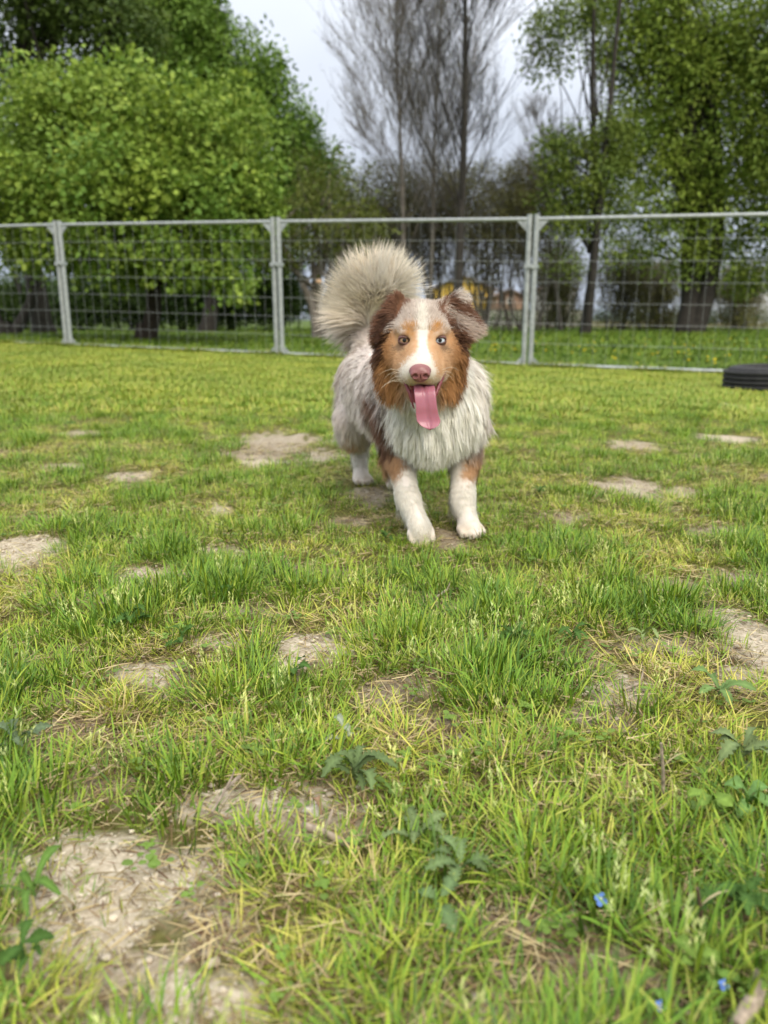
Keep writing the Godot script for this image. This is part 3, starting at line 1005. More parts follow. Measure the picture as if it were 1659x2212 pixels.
# ---- the ground -------------------------------------------------------------------------------------------------------
# bare patches as seen in the photograph: pixel centre, half width, half height, how bare, how brown (0 pale soil, 1 dark litter)
var patch_pixels := [
	[55, 1190, 95, 36, 1.0, 0.0], [325, 1245, 95, 24, 1.0, 0.1], [195, 1285, 60, 16, 0.8, 0.3], [675, 1400, 85, 36, 1.0, 0.0], [485, 1388, 62, 20, 0.95, 0.1],
	[335, 1452, 75, 30, 1.0, 0.1], [575, 1735, 140, 42, 1.0, 0.35], [690, 1775, 70, 36, 0.9, 0.7], [215, 1865, 170, 62, 1.0, 0.0], [390, 1880, 80, 55, 0.95, 0.1], [230, 1985, 120, 80, 1.0, 0.0],
	[300, 2090, 110, 60, 0.9, 0.5], [430, 2150, 110, 60, 1.0, 0.05], [400, 2215, 150, 45, 1.0, 0.2], [250, 2210, 80, 60, 0.8, 0.6], [470, 2000, 60, 60, 0.7, 0.6], [600, 965, 110, 30, 0.95, 0.55], [560, 1002, 60, 9, 1.0, 0.0],
	[690, 990, 60, 14, 0.9, 0.2], [290, 1030, 70, 12, 0.8, 0.3], [475, 1102, 34, 12, 0.9, 0.2], [480, 1190, 55, 14, 0.85, 0.5], [800, 1072, 60, 18, 0.9, 0.45],
	[955, 1160, 50, 18, 1.0, 0.75], [1370, 1058, 95, 22, 0.95, 0.3], [1470, 1065, 60, 14, 0.8, 0.3], [1455, 1272, 62, 18, 0.8, 0.25], [1340, 1488, 62, 34, 1.0, 0.15],
	[1290, 1540, 60, 34, 0.8, 0.8], [1650, 1395, 75, 85, 0.85, 0.15], [1620, 1470, 70, 30, 0.8, 0.3], [1370, 962, 60, 12, 0.8, 0.3], [1580, 950, 70, 10, 0.85, 0.2], [985, 1312, 40, 14, 0.9, 0.3],
	[1000, 1402, 40, 20, 0.9, 0.3], [840, 1490, 90, 40, 0.75, 0.9], [110, 1600, 90, 40, 0.8, 0.9], [950, 1560, 70, 30, 0.6, 0.9], [1080, 1990, 130, 60, 0.55, 0.9], [1240, 2120, 190, 70, 0.7, 0.9], [980, 2190, 110, 40, 0.7, 0.6],
	[650, 1230, 60, 16, 0.5, 0.8], [1230, 1120, 70, 14, 0.5, 0.6], [1560, 1150, 70, 16, 0.6, 0.6], [540, 1310, 60, 18, 0.5, 0.8], [760, 1130, 60, 14, 0.5, 0.8], [130, 1010, 60, 10, 0.6, 0.4], [1240, 880, 90, 8, 0.4, 0.3], [180, 935, 90, 8, 0.4, 0.3], [1600, 880, 80, 8, 0.6, 0.2], [1590, 1250, 60, 18, 0.6, 0.5], [60, 1420, 70, 24, 0.5, 0.9], [1450, 1390, 110, 20, 0.6, 0.5]]
var patches := []


func place_patches() -> void:
	for q in patch_pixels:
		var c := ground_at(q[0], q[1])
		var a := ground_at(q[0] + q[2] * (1.22 if q[1] > 1700 else (1.0 if q[1] > 1150 else 0.8)), q[1])
		var b := ground_at(q[0], q[1] - q[3] * 0.9)
		var d := ground_at(q[0], q[1] + q[3] * (1.35 if q[1] > 1150 else 1.0))
		patches.append([c.x, (b.z + d.z) * 0.5, maxf(absf(a.x - c.x), 0.01), maxf(absf(b.z - d.z) * 0.5, 0.012), q[4], q[5] * 0.7])


func bare_at(x: float, z: float) -> Vector2:
	# (how bare, how brown)
	var ragged := 0.62 * noise_a.get_noise_2d(x * 150.0, z * 150.0) + 0.55 * noise_b.get_noise_2d(x * 420.0, z * 420.0)
	var best := 0.0
	var brown := 0.75
	for p in patches:
		var dx: float = (x - p[0]) / p[2]
		var dz: float = (z - p[1]) / p[3]
		var d := dx * dx + dz * dz
		if d < 3.5:
			var m: float = (1.0 - smoothstep(0.35, 1.45, sqrt(d) + ragged)) * p[4]
			if m > best:
				best = m
				brown = p[5]
	var far := smoothstep(2.6, 6.0, -z)
	var loose := smoothstep(0.34, 0.62, noise_a.get_noise_2d(x * 62.0 + 300.0, z * 62.0) + 0.45 * ragged) * 0.55 * (1.0 - far)
	if loose > best:
		best = loose
	return Vector2(best, brown)


func build_ground() -> void:
	var xs := PackedFloat32Array()
	var zs := PackedFloat32Array()
	var x := 0.0
	var step := 0.012
	while x < 320.0:
		xs.append(x)
		if x > 0.9:
			step *= 1.06
		x += step
	var full := PackedFloat32Array()
	for k in range(xs.size() - 1, 0, -1):
		full.append(-xs[k])
	full.append_array(xs)
	xs = full
	var z := -0.30
	step = 0.009
	while z > -420.0:
		zs.append(z)
		if z < -1.2:
			step *= 1.022
		z -= step
	var front := PackedFloat32Array()
	for q in [60.0, 20.0, 8.0, 3.0, 1.2, 0.5, 0.2, 0.0, -0.12, -0.2, -0.26]:
		front.append(q)
	front.append_array(zs)
	zs = front
	var s := Shape.new()
	var w := xs.size()
	for j in zs.size():
		for i in w:
			var px := xs[i]
			var pz := zs[j]
			var y := ground_height(px, pz)
			var c: Color
			if absf(px) < 5.0 and pz > -9.0 and pz < 0.2 and absf(px) < 0.8 - pz * 0.62:
				var b := bare_at(px, pz)
				var fine := noise_b.get_noise_2d(px * 1500.0, pz * 1500.0)
				var mid := noise_a.get_noise_2d(px * 420.0, pz * 420.0)
				y += b.x * (1.0 - b.y * 0.5) * (0.004 + 0.004 * mid) + 0.0022 * fine * b.x
				var pale := Color(0.72, 0.645, 0.515) * (1.0 + 0.16 * mid + 0.12 * fine)
				var litter := Color(0.20, 0.145, 0.085) * (1.0 + 0.3 * mid + 0.25 * fine)
				var soil := pale.lerp(litter, clampf(b.y + 0.35 * mid, 0.0, 1.0))
				c = Color(0.175, 0.170, 0.052).lerp(soil, smoothstep(0.1, 0.55, b.x))
			else:
				var d := Vector2(px, pz).length()
				var patchy := noise_a.get_noise_2d(px * 6.0, pz * 6.0)
				c = Color(0.175, 0.170, 0.052)
				# mown lawn inside the fence, meadow outside it
				if -pz > fence_depth(px):
					c = Color(0.13, 0.20, 0.045) * (1.0 + 0.3 * patchy)
				c = c.lerp(Color(0.34, 0.30, 0.16), smoothstep(44.0, 50.0, d) * smoothstep(8.0, 14.0, px))
			s.v.append(Vector3(px, y, pz))
			s.c.append(Color(c.r, c.g, c.b, 1.0))
	for j in zs.size() - 1:
		for i in w - 1:
			var a := j * w + i
			s.i.append_array([a, a + w, a + 1, a + 1, a + w, a + w + 1])
	# rows run away from the viewer, so the upper side is the front
	var n := smooth_normals(s.v, s.i)
	if n[n.size() / 2].y < 0.0:
		for k in range(0, s.i.size(), 3):
			var q := s.i[k + 1]
			s.i[k + 1] = s.i[k + 2]
			s.i[k + 2] = q
		n = smooth_normals(s.v, s.i)
	s.n = n
	var m := tinted("soil", 0.95, 0.0, 0.3)
	m.albedo_texture = noise_texture(512, 0.05, 4, Color(0.72, 0.70, 0.66), Color(1, 1, 1), 31)
	m.uv1_triplanar = true
	m.uv1_world_triplanar = true
	m.uv1_scale = Vector3.ONE * 4.0
	m.normal_enabled = true
	var nt := NoiseTexture2D.new()
	nt.width = 512
	nt.height = 512
	nt.seamless = true
	nt.as_normal_map = true
	nt.bump_strength = 6.0
	var fn := FastNoiseLite.new()
	fn.seed = 8
	fn.frequency = 0.035
	fn.fractal_octaves = 5
	nt.noise = fn
	m.normal_texture = nt
	m.normal_scale = 0.8
	var g := part("ground", s.mesh(), m, self)
	g.set_meta("kind", "structure")
	print("ground triangles ", s.i.size() / 3)


# ---- grass ------------------------------------------------------------------------------------------------------------
func blade(s: Shape, root: Vector3, dir: Vector3, len: float, width: float, droop: float, c: Color, fold := 0.0) -> void:
	# a tapering, bending blade: four cross-sections and a tip
	var side := dir.cross(Vector3.UP)
	if side.length() < 0.05:
		side = Vector3(1, 0, 0.3)
	side = side.normalized()
	side = side.rotated(dir.normalized(), fold)
	var d := dir.normalized()
	var p := root
	var m := s.v.size()
	var steps := 3
	for k in steps:
		var wk: float = width * [0.75, 1.0, 0.8][k]
		var nn := side.cross(d).normalized()
		if nn.y < 0.0:
			nn = -nn
		nn = (nn + Vector3.UP * 0.5).normalized()
		var base := Color(c.r, c.g, c.b)
		s.v.append(p - side * wk * 0.5)
		s.v.append(p + side * wk * 0.5)
		s.n.append(nn)
		s.n.append(nn)
		s.c.append(base)
		s.c.append(base)
		p += d * len / 3.0
		d = (d + Vector3.DOWN * droop + Vector3(0, 0, 0)).normalized()
	s.v.append(p)
	s.n.append(Vector3.UP)
	s.c.append(c)
	for k in steps - 1:
		var a := m + k * 2
		s.i.append_array([a, a + 2, a + 1, a + 1, a + 2, a + 3])
	s.i.append_array([m + 4, m + 6, m + 5])


func fix_winding(s: Shape) -> void:
	# turn each triangle so that its face agrees with its shading normal
	for t in range(0, s.i.size(), 3):
		var fn := (s.v[s.i[t + 2]] - s.v[s.i[t]]).cross(s.v[s.i[t + 1]] - s.v[s.i[t]])
		if fn.dot(s.n[s.i[t]]) < 0.0:
			var q := s.i[t + 1]
			s.i[t + 1] = s.i[t + 2]
			s.i[t + 2] = q


func blade_colour(kind: int) -> Color:
	var v := rng.randf_range(0.8, 1.2)
	match kind:
		0:
			return Color(0.165, 0.275, 0.032) * v
		1:
			return Color(0.265, 0.335, 0.042) * v
		2:
			return Color(0.370, 0.365, 0.095) * v
		3:
			return Color(0.460, 0.370, 0.190) * v
	return Color(0.09, 0.17, 0.03) * v


func tuft(blades: int, spread: float, len_lo: float, len_hi: float, lean_lo: float, lean_hi: float, width: float, droop: float, mix: Array) -> ArrayMesh:
	var s := Shape.new()
	for k in blades:
		var a := rng.randf() * TAU
		var r := spread * sqrt(rng.randf())
		var lean := rng.randf_range(lean_lo, lean_hi)
		var out := Vector3(cos(a + rng.randf_range(-0.7, 0.7)), 0, sin(a + rng.randf_range(-0.7, 0.7)))
		var kind: int = mix[rng.randi() % mix.size()]
		blade(s, Vector3(cos(a) * r, -0.004, sin(a) * r), out * sin(lean) + Vector3.UP * cos(lean), rng.randf_range(len_lo, len_hi), width * rng.randf_range(0.65, 1.25), droop * rng.randf_range(0.4, 1.5), blade_colour(kind), rng.randf_range(-0.6, 0.6))
	fix_winding(s)
	return s.mesh()


func seed_tuft() -> ArrayMesh:
	# thin stems with small pale panicles, as on annual meadow grass
	var s := Shape.new()
	for k in 4:
		var a := rng.randf() * TAU
		var lean := rng.randf_range(0.1, 0.55)
		var d := (Vector3(cos(a), 0, sin(a)) * sin(lean) + Vector3.UP * cos(lean))
		var h := rng.randf_range(0.05, 0.085)
		var root := Vector3(cos(a) * 0.008, -0.003, sin(a) * 0.008)
		blade(s, root, d, h, 0.0012, 0.05, Color(0.30, 0.36, 0.09))
		for q in 12:
			var t := rng.randf_range(0.62, 1.0)
			var b := rng.randf() * TAU
			blade(s, root + d * h * t, (d + Vector3(cos(b), 0.2, sin(b)) * 0.8).normalized(), rng.randf_range(0.004, 0.008) * (1.35 - t * 0.5), 0.0014, 0.0, Color(0.46, 0.49, 0.21) * rng.randf_range(0.85, 1.15))
	for k in 6:
		var a := rng.randf() * TAU
		blade(s, Vector3.ZERO, Vector3(cos(a) * 0.6, 1.0, sin(a) * 0.6).normalized(), rng.randf_range(0.025, 0.045), 0.0024, 0.2, blade_colour(1))
	fix_winding(s)
	return s.mesh()


func litter_mesh() -> ArrayMesh:
	# dead blades lying flat
	var s := Shape.new()
	for k in 16:
		var a := rng.randf() * TAU
		var p := Vector3(rng.randf_range(-0.03, 0.03), rng.randf_range(0.001, 0.010), rng.randf_range(-0.03, 0.03))
		var v := rng.randf_range(0.6, 1.25)
		var c: Color = [Color(0.42, 0.33, 0.17), Color(0.27, 0.185, 0.10), Color(0.50, 0.42, 0.23), Color(0.20, 0.12, 0.07)][k % 4] * v
		blade(s, p, Vector3(cos(a), rng.randf_range(-0.05, 0.22), sin(a)).normalized(), rng.randf_range(0.010, 0.032), rng.randf_range(0.0007, 0.0017), rng.randf_range(-0.02, 0.12), c, rng.randf_range(-0.8, 0.8))
	fix_winding(s)
	return s.mesh()


func leaflet_mesh(round_leaves: bool) -> ArrayMesh:
	# small broad-leaved seedlings between the grass
	var s := Shape.new()
	for k in 9:
		var a := rng.randf() * TAU
		var r := rng.randf_range(0.004, 0.022)
		var c := Vector3(cos(a) * r, rng.randf_range(0.004, 0.022), sin(a) * r)
		var d := Vector3(cos(a), rng.randf_range(-0.1, 0.5), sin(a)).normalized()
		var side := d.cross(Vector3.UP).normalized()
		var up := side.cross(d).normalized()
		if up.y < 0:
			up = -up
		var L := rng.randf_range(0.006, 0.013)
		var W := L * (0.42 if round_leaves else 0.24)
		var col := (Color(0.16, 0.26, 0.05) if rng.randf() < 0.65 else Color(0.27, 0.30, 0.08)) * rng.randf_range(0.75, 1.25)
		var m := s.v.size()
		for q in 8:
			var t := TAU * q / 8.0
			s.v.append(c + d * (L * 0.5 * cos(t)) + side * (W * sin(t)) + up * (absf(sin(t)) * W * 0.3))
			s.n.append((up + side * sin(t) * 0.3).normalized())
			s.c.append(col)
		for q in range(1, 7):
			s.i.append_array([m, m + q, m + q + 1])
	fix_winding(s)
	return s.mesh()


func clod_mesh() -> ArrayMesh:
	var s := SphereMesh.new()
	s.radius = 1.0
	s.height = 2.0
	s.radial_segments = 8
	s.rings = 5
	var a := s.get_mesh_arrays()
	var v: PackedVector3Array = a[Mesh.ARRAY_VERTEX]
	var o := rng.randf() * 100.0
	for k in v.size():
		v[k] = v[k] * (1.0 + 0.9 * noise_a.get_noise_3d(v[k].x * 22.0 + o, v[k].y * 22.0, v[k].z * 22.0)) * Vector3(1, 0.6, 0.85)
	var c := PackedColorArray()
	c.resize(v.size())
	c.fill(Color.WHITE)
	return tri_mesh(v, smooth_normals(v, a[Mesh.ARRAY_INDEX]), a[Mesh.ARRAY_INDEX], c)


func scatter(called: String, mesh: Mesh, m: Material, xf: Array, cols: Array, parent: Node3D) -> MultiMeshInstance3D:
	var mm := MultiMesh.new()
	mm.transform_format = MultiMesh.TRANSFORM_3D
	mm.use_colors = true
	mm.mesh = mesh
	mm.instance_count = xf.size()
	for k in xf.size():
		mm.set_instance_transform(k, xf[k])
		mm.set_instance_color(k, cols[k])
	var o := MultiMeshInstance3D.new()
	o.name = called
	o.multimesh = mm
	o.material_override = m
	o.set_meta("kind", "stuff")
	parent.add_child(o, true)
	return o


func under_dog(x: float, z: float) -> bool:
	for q in [[0.080, -1.70, 0.022], [0.203, -1.768, 0.026], [-0.070, -2.37, 0.026], [0.036, -2.30, 0.026]]:
		if Vector2(x - q[0], z - q[1]).length() < q[2]:
			return true
	return false


func build_grass() -> void:
	var green := tinted("grass_blades", 0.55, 0.55, 0.4)
	var kinds := [
		tuft(34, 0.034, 0.018, 0.040, 0.1, 1.0, 0.0018, 0.22, [0, 0, 0, 1, 1]),
		tuft(34, 0.036, 0.024, 0.052, 0.15, 1.1, 0.0019, 0.24, [0, 0, 1, 1, 4]),
		tuft(32, 0.042, 0.024, 0.052, 0.5, 1.35, 0.0018, 0.16, [1, 1, 2, 2, 0]),
		tuft(24, 0.030, 0.030, 0.060, 0.1, 0.9, 0.0023, 0.22, [0, 0, 1, 4]),
		tuft(32, 0.044, 0.022, 0.060, 0.95, 1.5, 0.0016, 0.05, [2, 3, 2, 1, 3]),
		seed_tuft(),
		tuft(30, 0.036, 0.014, 0.034, 0.2, 1.2, 0.0018, 0.2, [1, 1, 0, 2])]
	var far_kinds := [
		tuft(40, 0.11, 0.025, 0.055, 0.1, 1.0, 0.0060, 0.2, [1, 1, 0, 2]),
		tuft(40, 0.11, 0.020, 0.045, 0.2, 1.2, 0.0060, 0.2, [1, 2, 1, 0]),
		tuft(44, 0.26, 0.06, 0.15, 0.05, 0.8, 0.014, 0.15, [0, 0, 1, 4])]
	var lists := []
	var tints := []
	for k in kinds.size() + far_kinds.size():
		lists.append([])
		tints.append([])
	var litter_x := []
	var litter_c := []
	var herb_x := []
	var herb_c := []
	var clod_x := []
	var clod_c := []
	# the lawn near enough to tell blades apart
	var places := []
	for ring in [[0.34, 0.8, 2300.0], [0.8, 1.3, 2000.0], [1.3, 2.0, 1500.0], [2.0, 3.0, 950.0], [3.0, 4.4, 560.0], [4.4, 6.0, 300.0], [6.0, 8.5, 90.0]]:
		var mean: float = (ring[0] + ring[1]) * 0.5
		var count := int((ring[1] - ring[0]) * 2.0 * (0.2 + mean * 0.58) * ring[2])
		for k in count:
			var dd := rng.randf_range(ring[0], ring[1])
			places.append(Vector2(rng.randf_range(-1.0, 1.0) * (0.2 + dd * 0.58), -dd))
	for at in places:
		var x: float = at.x
		var z: float = at.y
		var d := -z
		var b := bare_at(x, z)
		var cover := 1.0 - smoothstep(0.06, 0.62, b.x)
		var y := ground_height(x, z)
		var patchy := noise_a.get_noise_2d(x * 45.0, z * 45.0)
		var fine := noise_b.get_noise_2d(x * 160.0 + 40.0, z * 160.0)
		if rng.randf() < cover and not under_dog(x, z):
			var kind := 0
			var roll := rng.randf()
			if patchy + 0.5 * fine > 0.18:
				kind = 3 if roll < 0.4 else 1
			elif patchy + 0.5 * fine < -0.22:
				kind = 4 if roll < 0.34 else (2 if roll < 0.75 else 6)
			else:
				kind = 0 if roll < 0.35 else (1 if roll < 0.62 else (2 if roll < 0.84 else 6))
			if rng.randf() < 0.05:
				kind = 5
			var sc := rng.randf_range(0.75, 1.2) * (1.0 + 0.35 * patchy) * lerpf(0.55, 1.0, cover)
			sc *= lerpf(1.0, 0.82, smoothstep(1.3, 2.4, d))
			var near_dog := Vector2(x - 0.12, (z + 1.85) * 0.7).length()
			if near_dog < 0.3:
				sc *= 0.8
			var tilt := Basis(Vector3(rng.randf_range(-1, 1), 0, rng.randf_range(-1, 1)).normalized(), rng.randf_range(0.0, 0.35))
			lists[kind].append(Transform3D(tilt * Basis(Vector3.UP, rng.randf() * TAU) * Basis.from_scale(Vector3.ONE * sc), Vector3(x, y, z)))
			var warm := clampf(0.5 - 0.9 * patchy + 0.5 * fine, 0.0, 1.0)
			var tint := Color(0.96, 1.06, 0.95).lerp(Color(1.36, 1.29, 1.02), warm) * rng.randf_range(0.9, 1.25)
			tints[kind].append(Color(tint.r, tint.g, tint.b, 1.0))
		elif rng.randf() < 0.07 and not under_dog(x, z):
			# a lone thin tuft on the bare soil
			lists[6].append(Transform3D(Basis(Vector3.UP, rng.randf() * TAU) * Basis.from_scale(Vector3.ONE * rng.randf_range(0.5, 0.9)), Vector3(x, y, z)))
			tints[6].append(Color(1.1, 1.05, 0.9) * rng.randf_range(0.85, 1.1))
		if d < 3.2:
			if rng.randf() < (1.0 if b.x > 0.15 else 0.7) * (0.35 if b.x > 0.75 and b.y < 0.25 else 1.0):
				litter_x.append(Transform3D(Basis(Vector3.UP, rng.randf() * TAU) * Basis.from_scale(Vector3.ONE * rng.randf_range(0.6, 1.25)), Vector3(x, y + 0.001, z)))
				var v := rng.randf_range(0.75, 1.2)
				litter_c.append(Color(v, v, v))
			if rng.randf() < 0.09 * (1.0 - smoothstep(0.5, 0.9, b.x)):
				herb_x.append(Transform3D(Basis(Vector3.UP, rng.randf() * TAU) * Basis.from_scale(Vector3.ONE * rng.randf_range(0.5, 1.0)), Vector3(x, y + 0.002, z)))
				var v2 := rng.randf_range(0.8, 1.2)
				herb_c.append(Color(v2, v2, v2 * 0.9))
			if b.x > 0.35:
				for k in 7:
					var r := 0.0011 + 0.0038 * pow(rng.randf(), 4.0)
					var cx := x + rng.randf_range(-0.03, 0.03)
					var cz := z + rng.randf_range(-0.03, 0.03)
					clod_x.append(Transform3D(Basis(Vector3.UP, rng.randf() * TAU) * Basis.from_scale(Vector3(r, r * 0.7, r)), Vector3(cx, ground_height(cx, cz) + b.x * 0.004 + r * 0.1, cz)))
					var v3 := rng.randf_range(0.75, 1.15)
					var cc := Color(0.63, 0.56, 0.44).lerp(Color(0.24, 0.175, 0.11), clampf(b.y + rng.randf_range(-0.3, 0.3), 0.0, 1.0)) * v3
					clod_c.append(Color(cc.r, cc.g, cc.b))
	# the lawn up to the fence
	for t in 26000:
		var d := 3.8 * pow(15.0 / 3.8, rng.randf())
		if rng.randf() > smoothstep(3.6, 7.5, d):
			continue
		var half := 0.5 + d * 0.58
		var x := rng.randf_range(-half, half)
		if d > fence_depth(x):
			continue
		var kind := kinds.size() + (0 if rng.randf() < 0.5 else 1)
		var patchy := noise_a.get_noise_2d(x * 14.0, -d * 14.0)
		lists[kind].append(Transform3D(Basis(Vector3.UP, rng.randf() * TAU) * Basis.from_scale(Vector3.ONE * rng.randf_range(0.7, 1.15)), Vector3(x, ground_height(x, -d), -d)))
		var tint := Color(0.98, 1.06, 1.0).lerp(Color(1.34, 1.26, 1.1), clampf(0.5 + 1.2 * patchy, 0.0, 1.0)) * rng.randf_range(0.88, 1.14)
		tints[kind].append(Color(tint.r, tint.g, tint.b))
	# tufts the mower missed along the foot of the fence
	for t in 1500:
		var x := rng.randf_range(-7.5, 5.5)
		var d := fence_depth(x) + rng.randf_range(-0.14, 0.12)
		var kind := kinds.size() + (0 if rng.randf() < 0.6 else 1)
		lists[kind].append(Transform3D(Basis(Vector3.UP, rng.randf() * TAU) * Basis.from_scale(Vector3.ONE * rng.randf_range(0.8, 1.7) * (1.0 + noise_a.get_noise_2d(x * 40.0, 0.0))), Vector3(x, ground_height(x, -d), -d)))
		tints[kind].append(Color(1.0, 1.0, 0.95) * rng.randf_range(0.85, 1.15))
	# longer grass beyond the fence
	for t in 9000:
		var d := 8.0 * pow(46.0 / 8.0, rng.randf())
		var half := 1.0 + d * 0.60
		var x := rng.randf_range(-half, half)
		if d < fence_depth(x) + 0.25:
			continue
		var kind := kinds.size() + 2
		var sc := rng.randf_range(0.55, 1.1) * lerpf(0.45, 1.2, smoothstep(0.3, 9.0, d - fence_depth(x)))
		var patchy := noise_a.get_noise_2d(x * 8.0, -d * 8.0)
		lists[kind].append(Transform3D(Basis(Vector3.UP, rng.randf() * TAU) * Basis.from_scale(Vector3(sc * 1.3, sc, sc * 1.3)), Vector3(x, ground_height(x, -d), -d)))
		var tint := Color(0.72, 0.80, 0.72).lerp(Color(1.05, 0.98, 0.90), clampf(0.5 + patchy, 0.0, 1.0)) * rng.randf_range(0.85, 1.15)
		tints[kind].append(Color(tint.r, tint.g, tint.b))
	var lawn := Node3D.new()
	lawn.name = "grass"
	add_child(lawn)
	lawn.set_meta("kind", "stuff")
	tag(lawn, "patchy yellow-green grass covering the field under the dog", "grass")
	for k in lists.size():
		var mesh: Mesh = kinds[k] if k < kinds.size() else far_kinds[k - kinds.size()]
		scatter("tufts", mesh, green, lists[k], tints[k], lawn)
	var litter := scatter("dry_litter", litter_mesh(), tinted("dead_blades", 0.85, 0.2, 0.3), litter_x, litter_c, self)
	tag(litter, "dead brown and straw grass blades lying on the soil", "litter")
	var herbs := scatter("seedling_weeds", leaflet_mesh(true), tinted("weed_leaves", 0.6, 0.4, 0.4), herb_x, herb_c, self)
	tag(herbs, "tiny round leaved seedlings growing between the grass", "weeds")
	var clods := scatter("soil_crumbs", clod_mesh(), tinted("soil_lumps", 0.95, 0.0, 0.3), clod_x, clod_c, self)
	tag(clods, "dry crumbs of pale soil lying on the bare patches", "soil")
	var total := 0
	for l in lists:
		total += l.size()
	print("tufts ", total, " litter ", litter_x.size(), " herbs ", herb_x.size(), " crumbs ", clod_x.size())


# ---- the fence --------------------------------------------------------------------------------------------------------
func fence_depth(x: float) -> float:
	return 10.72 - 0.325 * x


func build_fence() -> void:
	var steel := mat("galvanised_steel", Color(0.50, 0.54, 0.54), 0.48, 0.35)
	steel.albedo_texture = noise_texture(256, 0.02, 3, Color(0.78, 0.78, 0.78), Color(1, 1, 1), 41)
	steel.uv1_triplanar = true
	steel.uv1_scale = Vector3.ONE * 2.0
	var wire_steel := mat("wire_steel", Color(0.40, 0.43, 0.43), 0.5, 0.35)
	var high := 1.82
	# the joints between panels, read off the photograph
	var joints := [Vector3(-4.95, 0.089, -12.35), Vector3(-1.49, 0.0, -11.2), Vector3(1.85, -0.095, -10.13)]
	var step: Vector3 = joints[2] - joints[1]
	joints.append(joints[2] + Vector3(step.x, -0.06, step.z))
	joints.push_front(joints[0] + (joints[0] - joints[1]) * Vector3(1, 0.6, 1))
	var labels := ["galvanised mesh fence panel past the low maple branches, beside the crooked dark trunk", "galvanised mesh fence panel standing in front of the bright green maple", "galvanised mesh fence panel behind the dog, in front of the pruned tree", "galvanised mesh fence panel behind the tyre, in front of the dandelions"]
	for k in joints.size() - 1:
		var a: Vector3 = joints[k]
		var b: Vector3 = joints[k + 1]
		var dir := (b - a)
		var long := Vector2(dir.x, dir.z).length()
		var p := thing("fence_panel", labels[k], "fence", a, "mesh fence panels round the field")
		p.basis = Basis(Vector3.UP, atan2(-dir.z, dir.x))
		var drop := dir.y
		var m0 := 0.043
		var m1 := long - 0.043
		var tilt := atan2(drop, long)
		var lay := Basis(Vector3.BACK, tilt)
		for e in [m0, m1]:
			var s := Shape.new()
			var y0: float = drop * e / long
			var r := PackedFloat32Array([0.033, 0.033])
			s.tube(PackedVector3Array([Vector3(e, y0 - 0.02, 0), Vector3(e, y0 + high + 0.035, 0)]), r, 10)
			part("post", s.mesh(), steel, p)
		for t in [[high - 0.02, 0.024, "top_rail"], [0.028, 0.024, "bottom_rail"]]:
			var s := Shape.new()
			s.tube(PackedVector3Array([Vector3(m0, drop * m0 / long + t[0], 0), Vector3(m1, drop * m1 / long + t[0], 0)]), PackedFloat32Array([t[1], t[1]]), 10)
			part(t[2], s.mesh(), steel, p)
		# corner gussets: bent triangular plates
		for e in [[m0, 1.0], [m1, -1.0]]:
			for up in [1.0, -1.0]:
				var y: float = drop * e[0] / long + (high - 0.02 if up > 0.0 else 0.045)
				var s := Shape.new()
				var reach := 0.17 if up > 0.0 else 0.11
				for q in [-0.012, 0.012]:
					var n := s.v.size()
					s.v.append_array([Vector3(e[0], y, q * 1.0), Vector3(e[0] + e[1] * reach, y, q), Vector3(e[0], y - up * reach * 1.05, q)])
					var nn := Vector3(0, 0, signf(q))
					s.n.append_array([nn, nn, nn])
					s.c.append_array([Color.WHITE, Color.WHITE, Color.WHITE])
					s.i.append_array([n, n + 1, n + 2])
				var n2 := s.v.size()
				s.v.append_array([Vector3(e[0] + e[1] * reach, y, -0.012), Vector3(e[0] + e[1] * reach, y, 0.012), Vector3(e[0], y - up * reach * 1.05, 0.012), Vector3(e[0], y - up * reach * 1.05, -0.012)])
				var slant := Vector3(e[1], -up, 0).normalized()
				s.n.append_array([slant, slant, slant, slant])
				s.c.append_array([Color.WHITE, Color.WHITE, Color.WHITE, Color.WHITE])
				s.i.append_array([n2, n2 + 1, n2 + 2, n2, n2 + 2, n2 + 3])
				fix_winding(s)
				part("gusset", s.mesh(), steel, p)
		# welded wires, each one on its own
		var across := Shape.new()
		across.tube(PackedVector3Array([Vector3(m0 + 0.03, 0, 0), Vector3(m1 - 0.03, drop * (m1 - m0) / long, 0)]), PackedFloat32Array([0.0021, 0.0021]), 6)
		var across_mesh := across.mesh()
		for q in range(1, 7):
			part("wire", across_mesh, wire_steel, p, Transform3D(Basis.IDENTITY, Vector3(0, drop * m0 / long + 0.045 + q * 0.251, 0.006)))
		var upright := Shape.new()
		upright.tube(PackedVector3Array([Vector3(0, 0.05, 0), Vector3(0, high - 0.03, 0)]), PackedFloat32Array([0.0012, 0.0012]), 5)
		var upright_mesh := upright.mesh()
		var count := 22
		for q in range(1, count):
			var x := lerpf(m0, m1, float(q) / count)
			part("wire", upright_mesh, wire_steel, p, Transform3D(Basis.IDENTITY, Vector3(x, drop * x / long, -0.003)))
		# foot plate under each post and the coupler that ties it to the next panel
		for e in [m0, m1]:
			var s := Shape.new()
			s.box(Transform3D(lay, Vector3(e, drop * e / long + 0.012, 0)), Vector3(0.11, 0.016, 0.16))
			part("foot_plate", s.mesh(), steel, p)
		var c := Shape.new()
		c.box(Transform3D(Basis.IDENTITY, Vector3(m1 + 0.043, drop + 1.24, 0.0)), Vector3(0.17, 0.05, 0.085))
		c.tube(PackedVector3Array([Vector3(m1 + 0.043, drop + 1.24, 0.03), Vector3(m1 + 0.043, drop + 1.24, 0.075)]), PackedFloat32Array([0.014, 0.014]), 8)
		part("coupler", c.mesh(), steel, p)


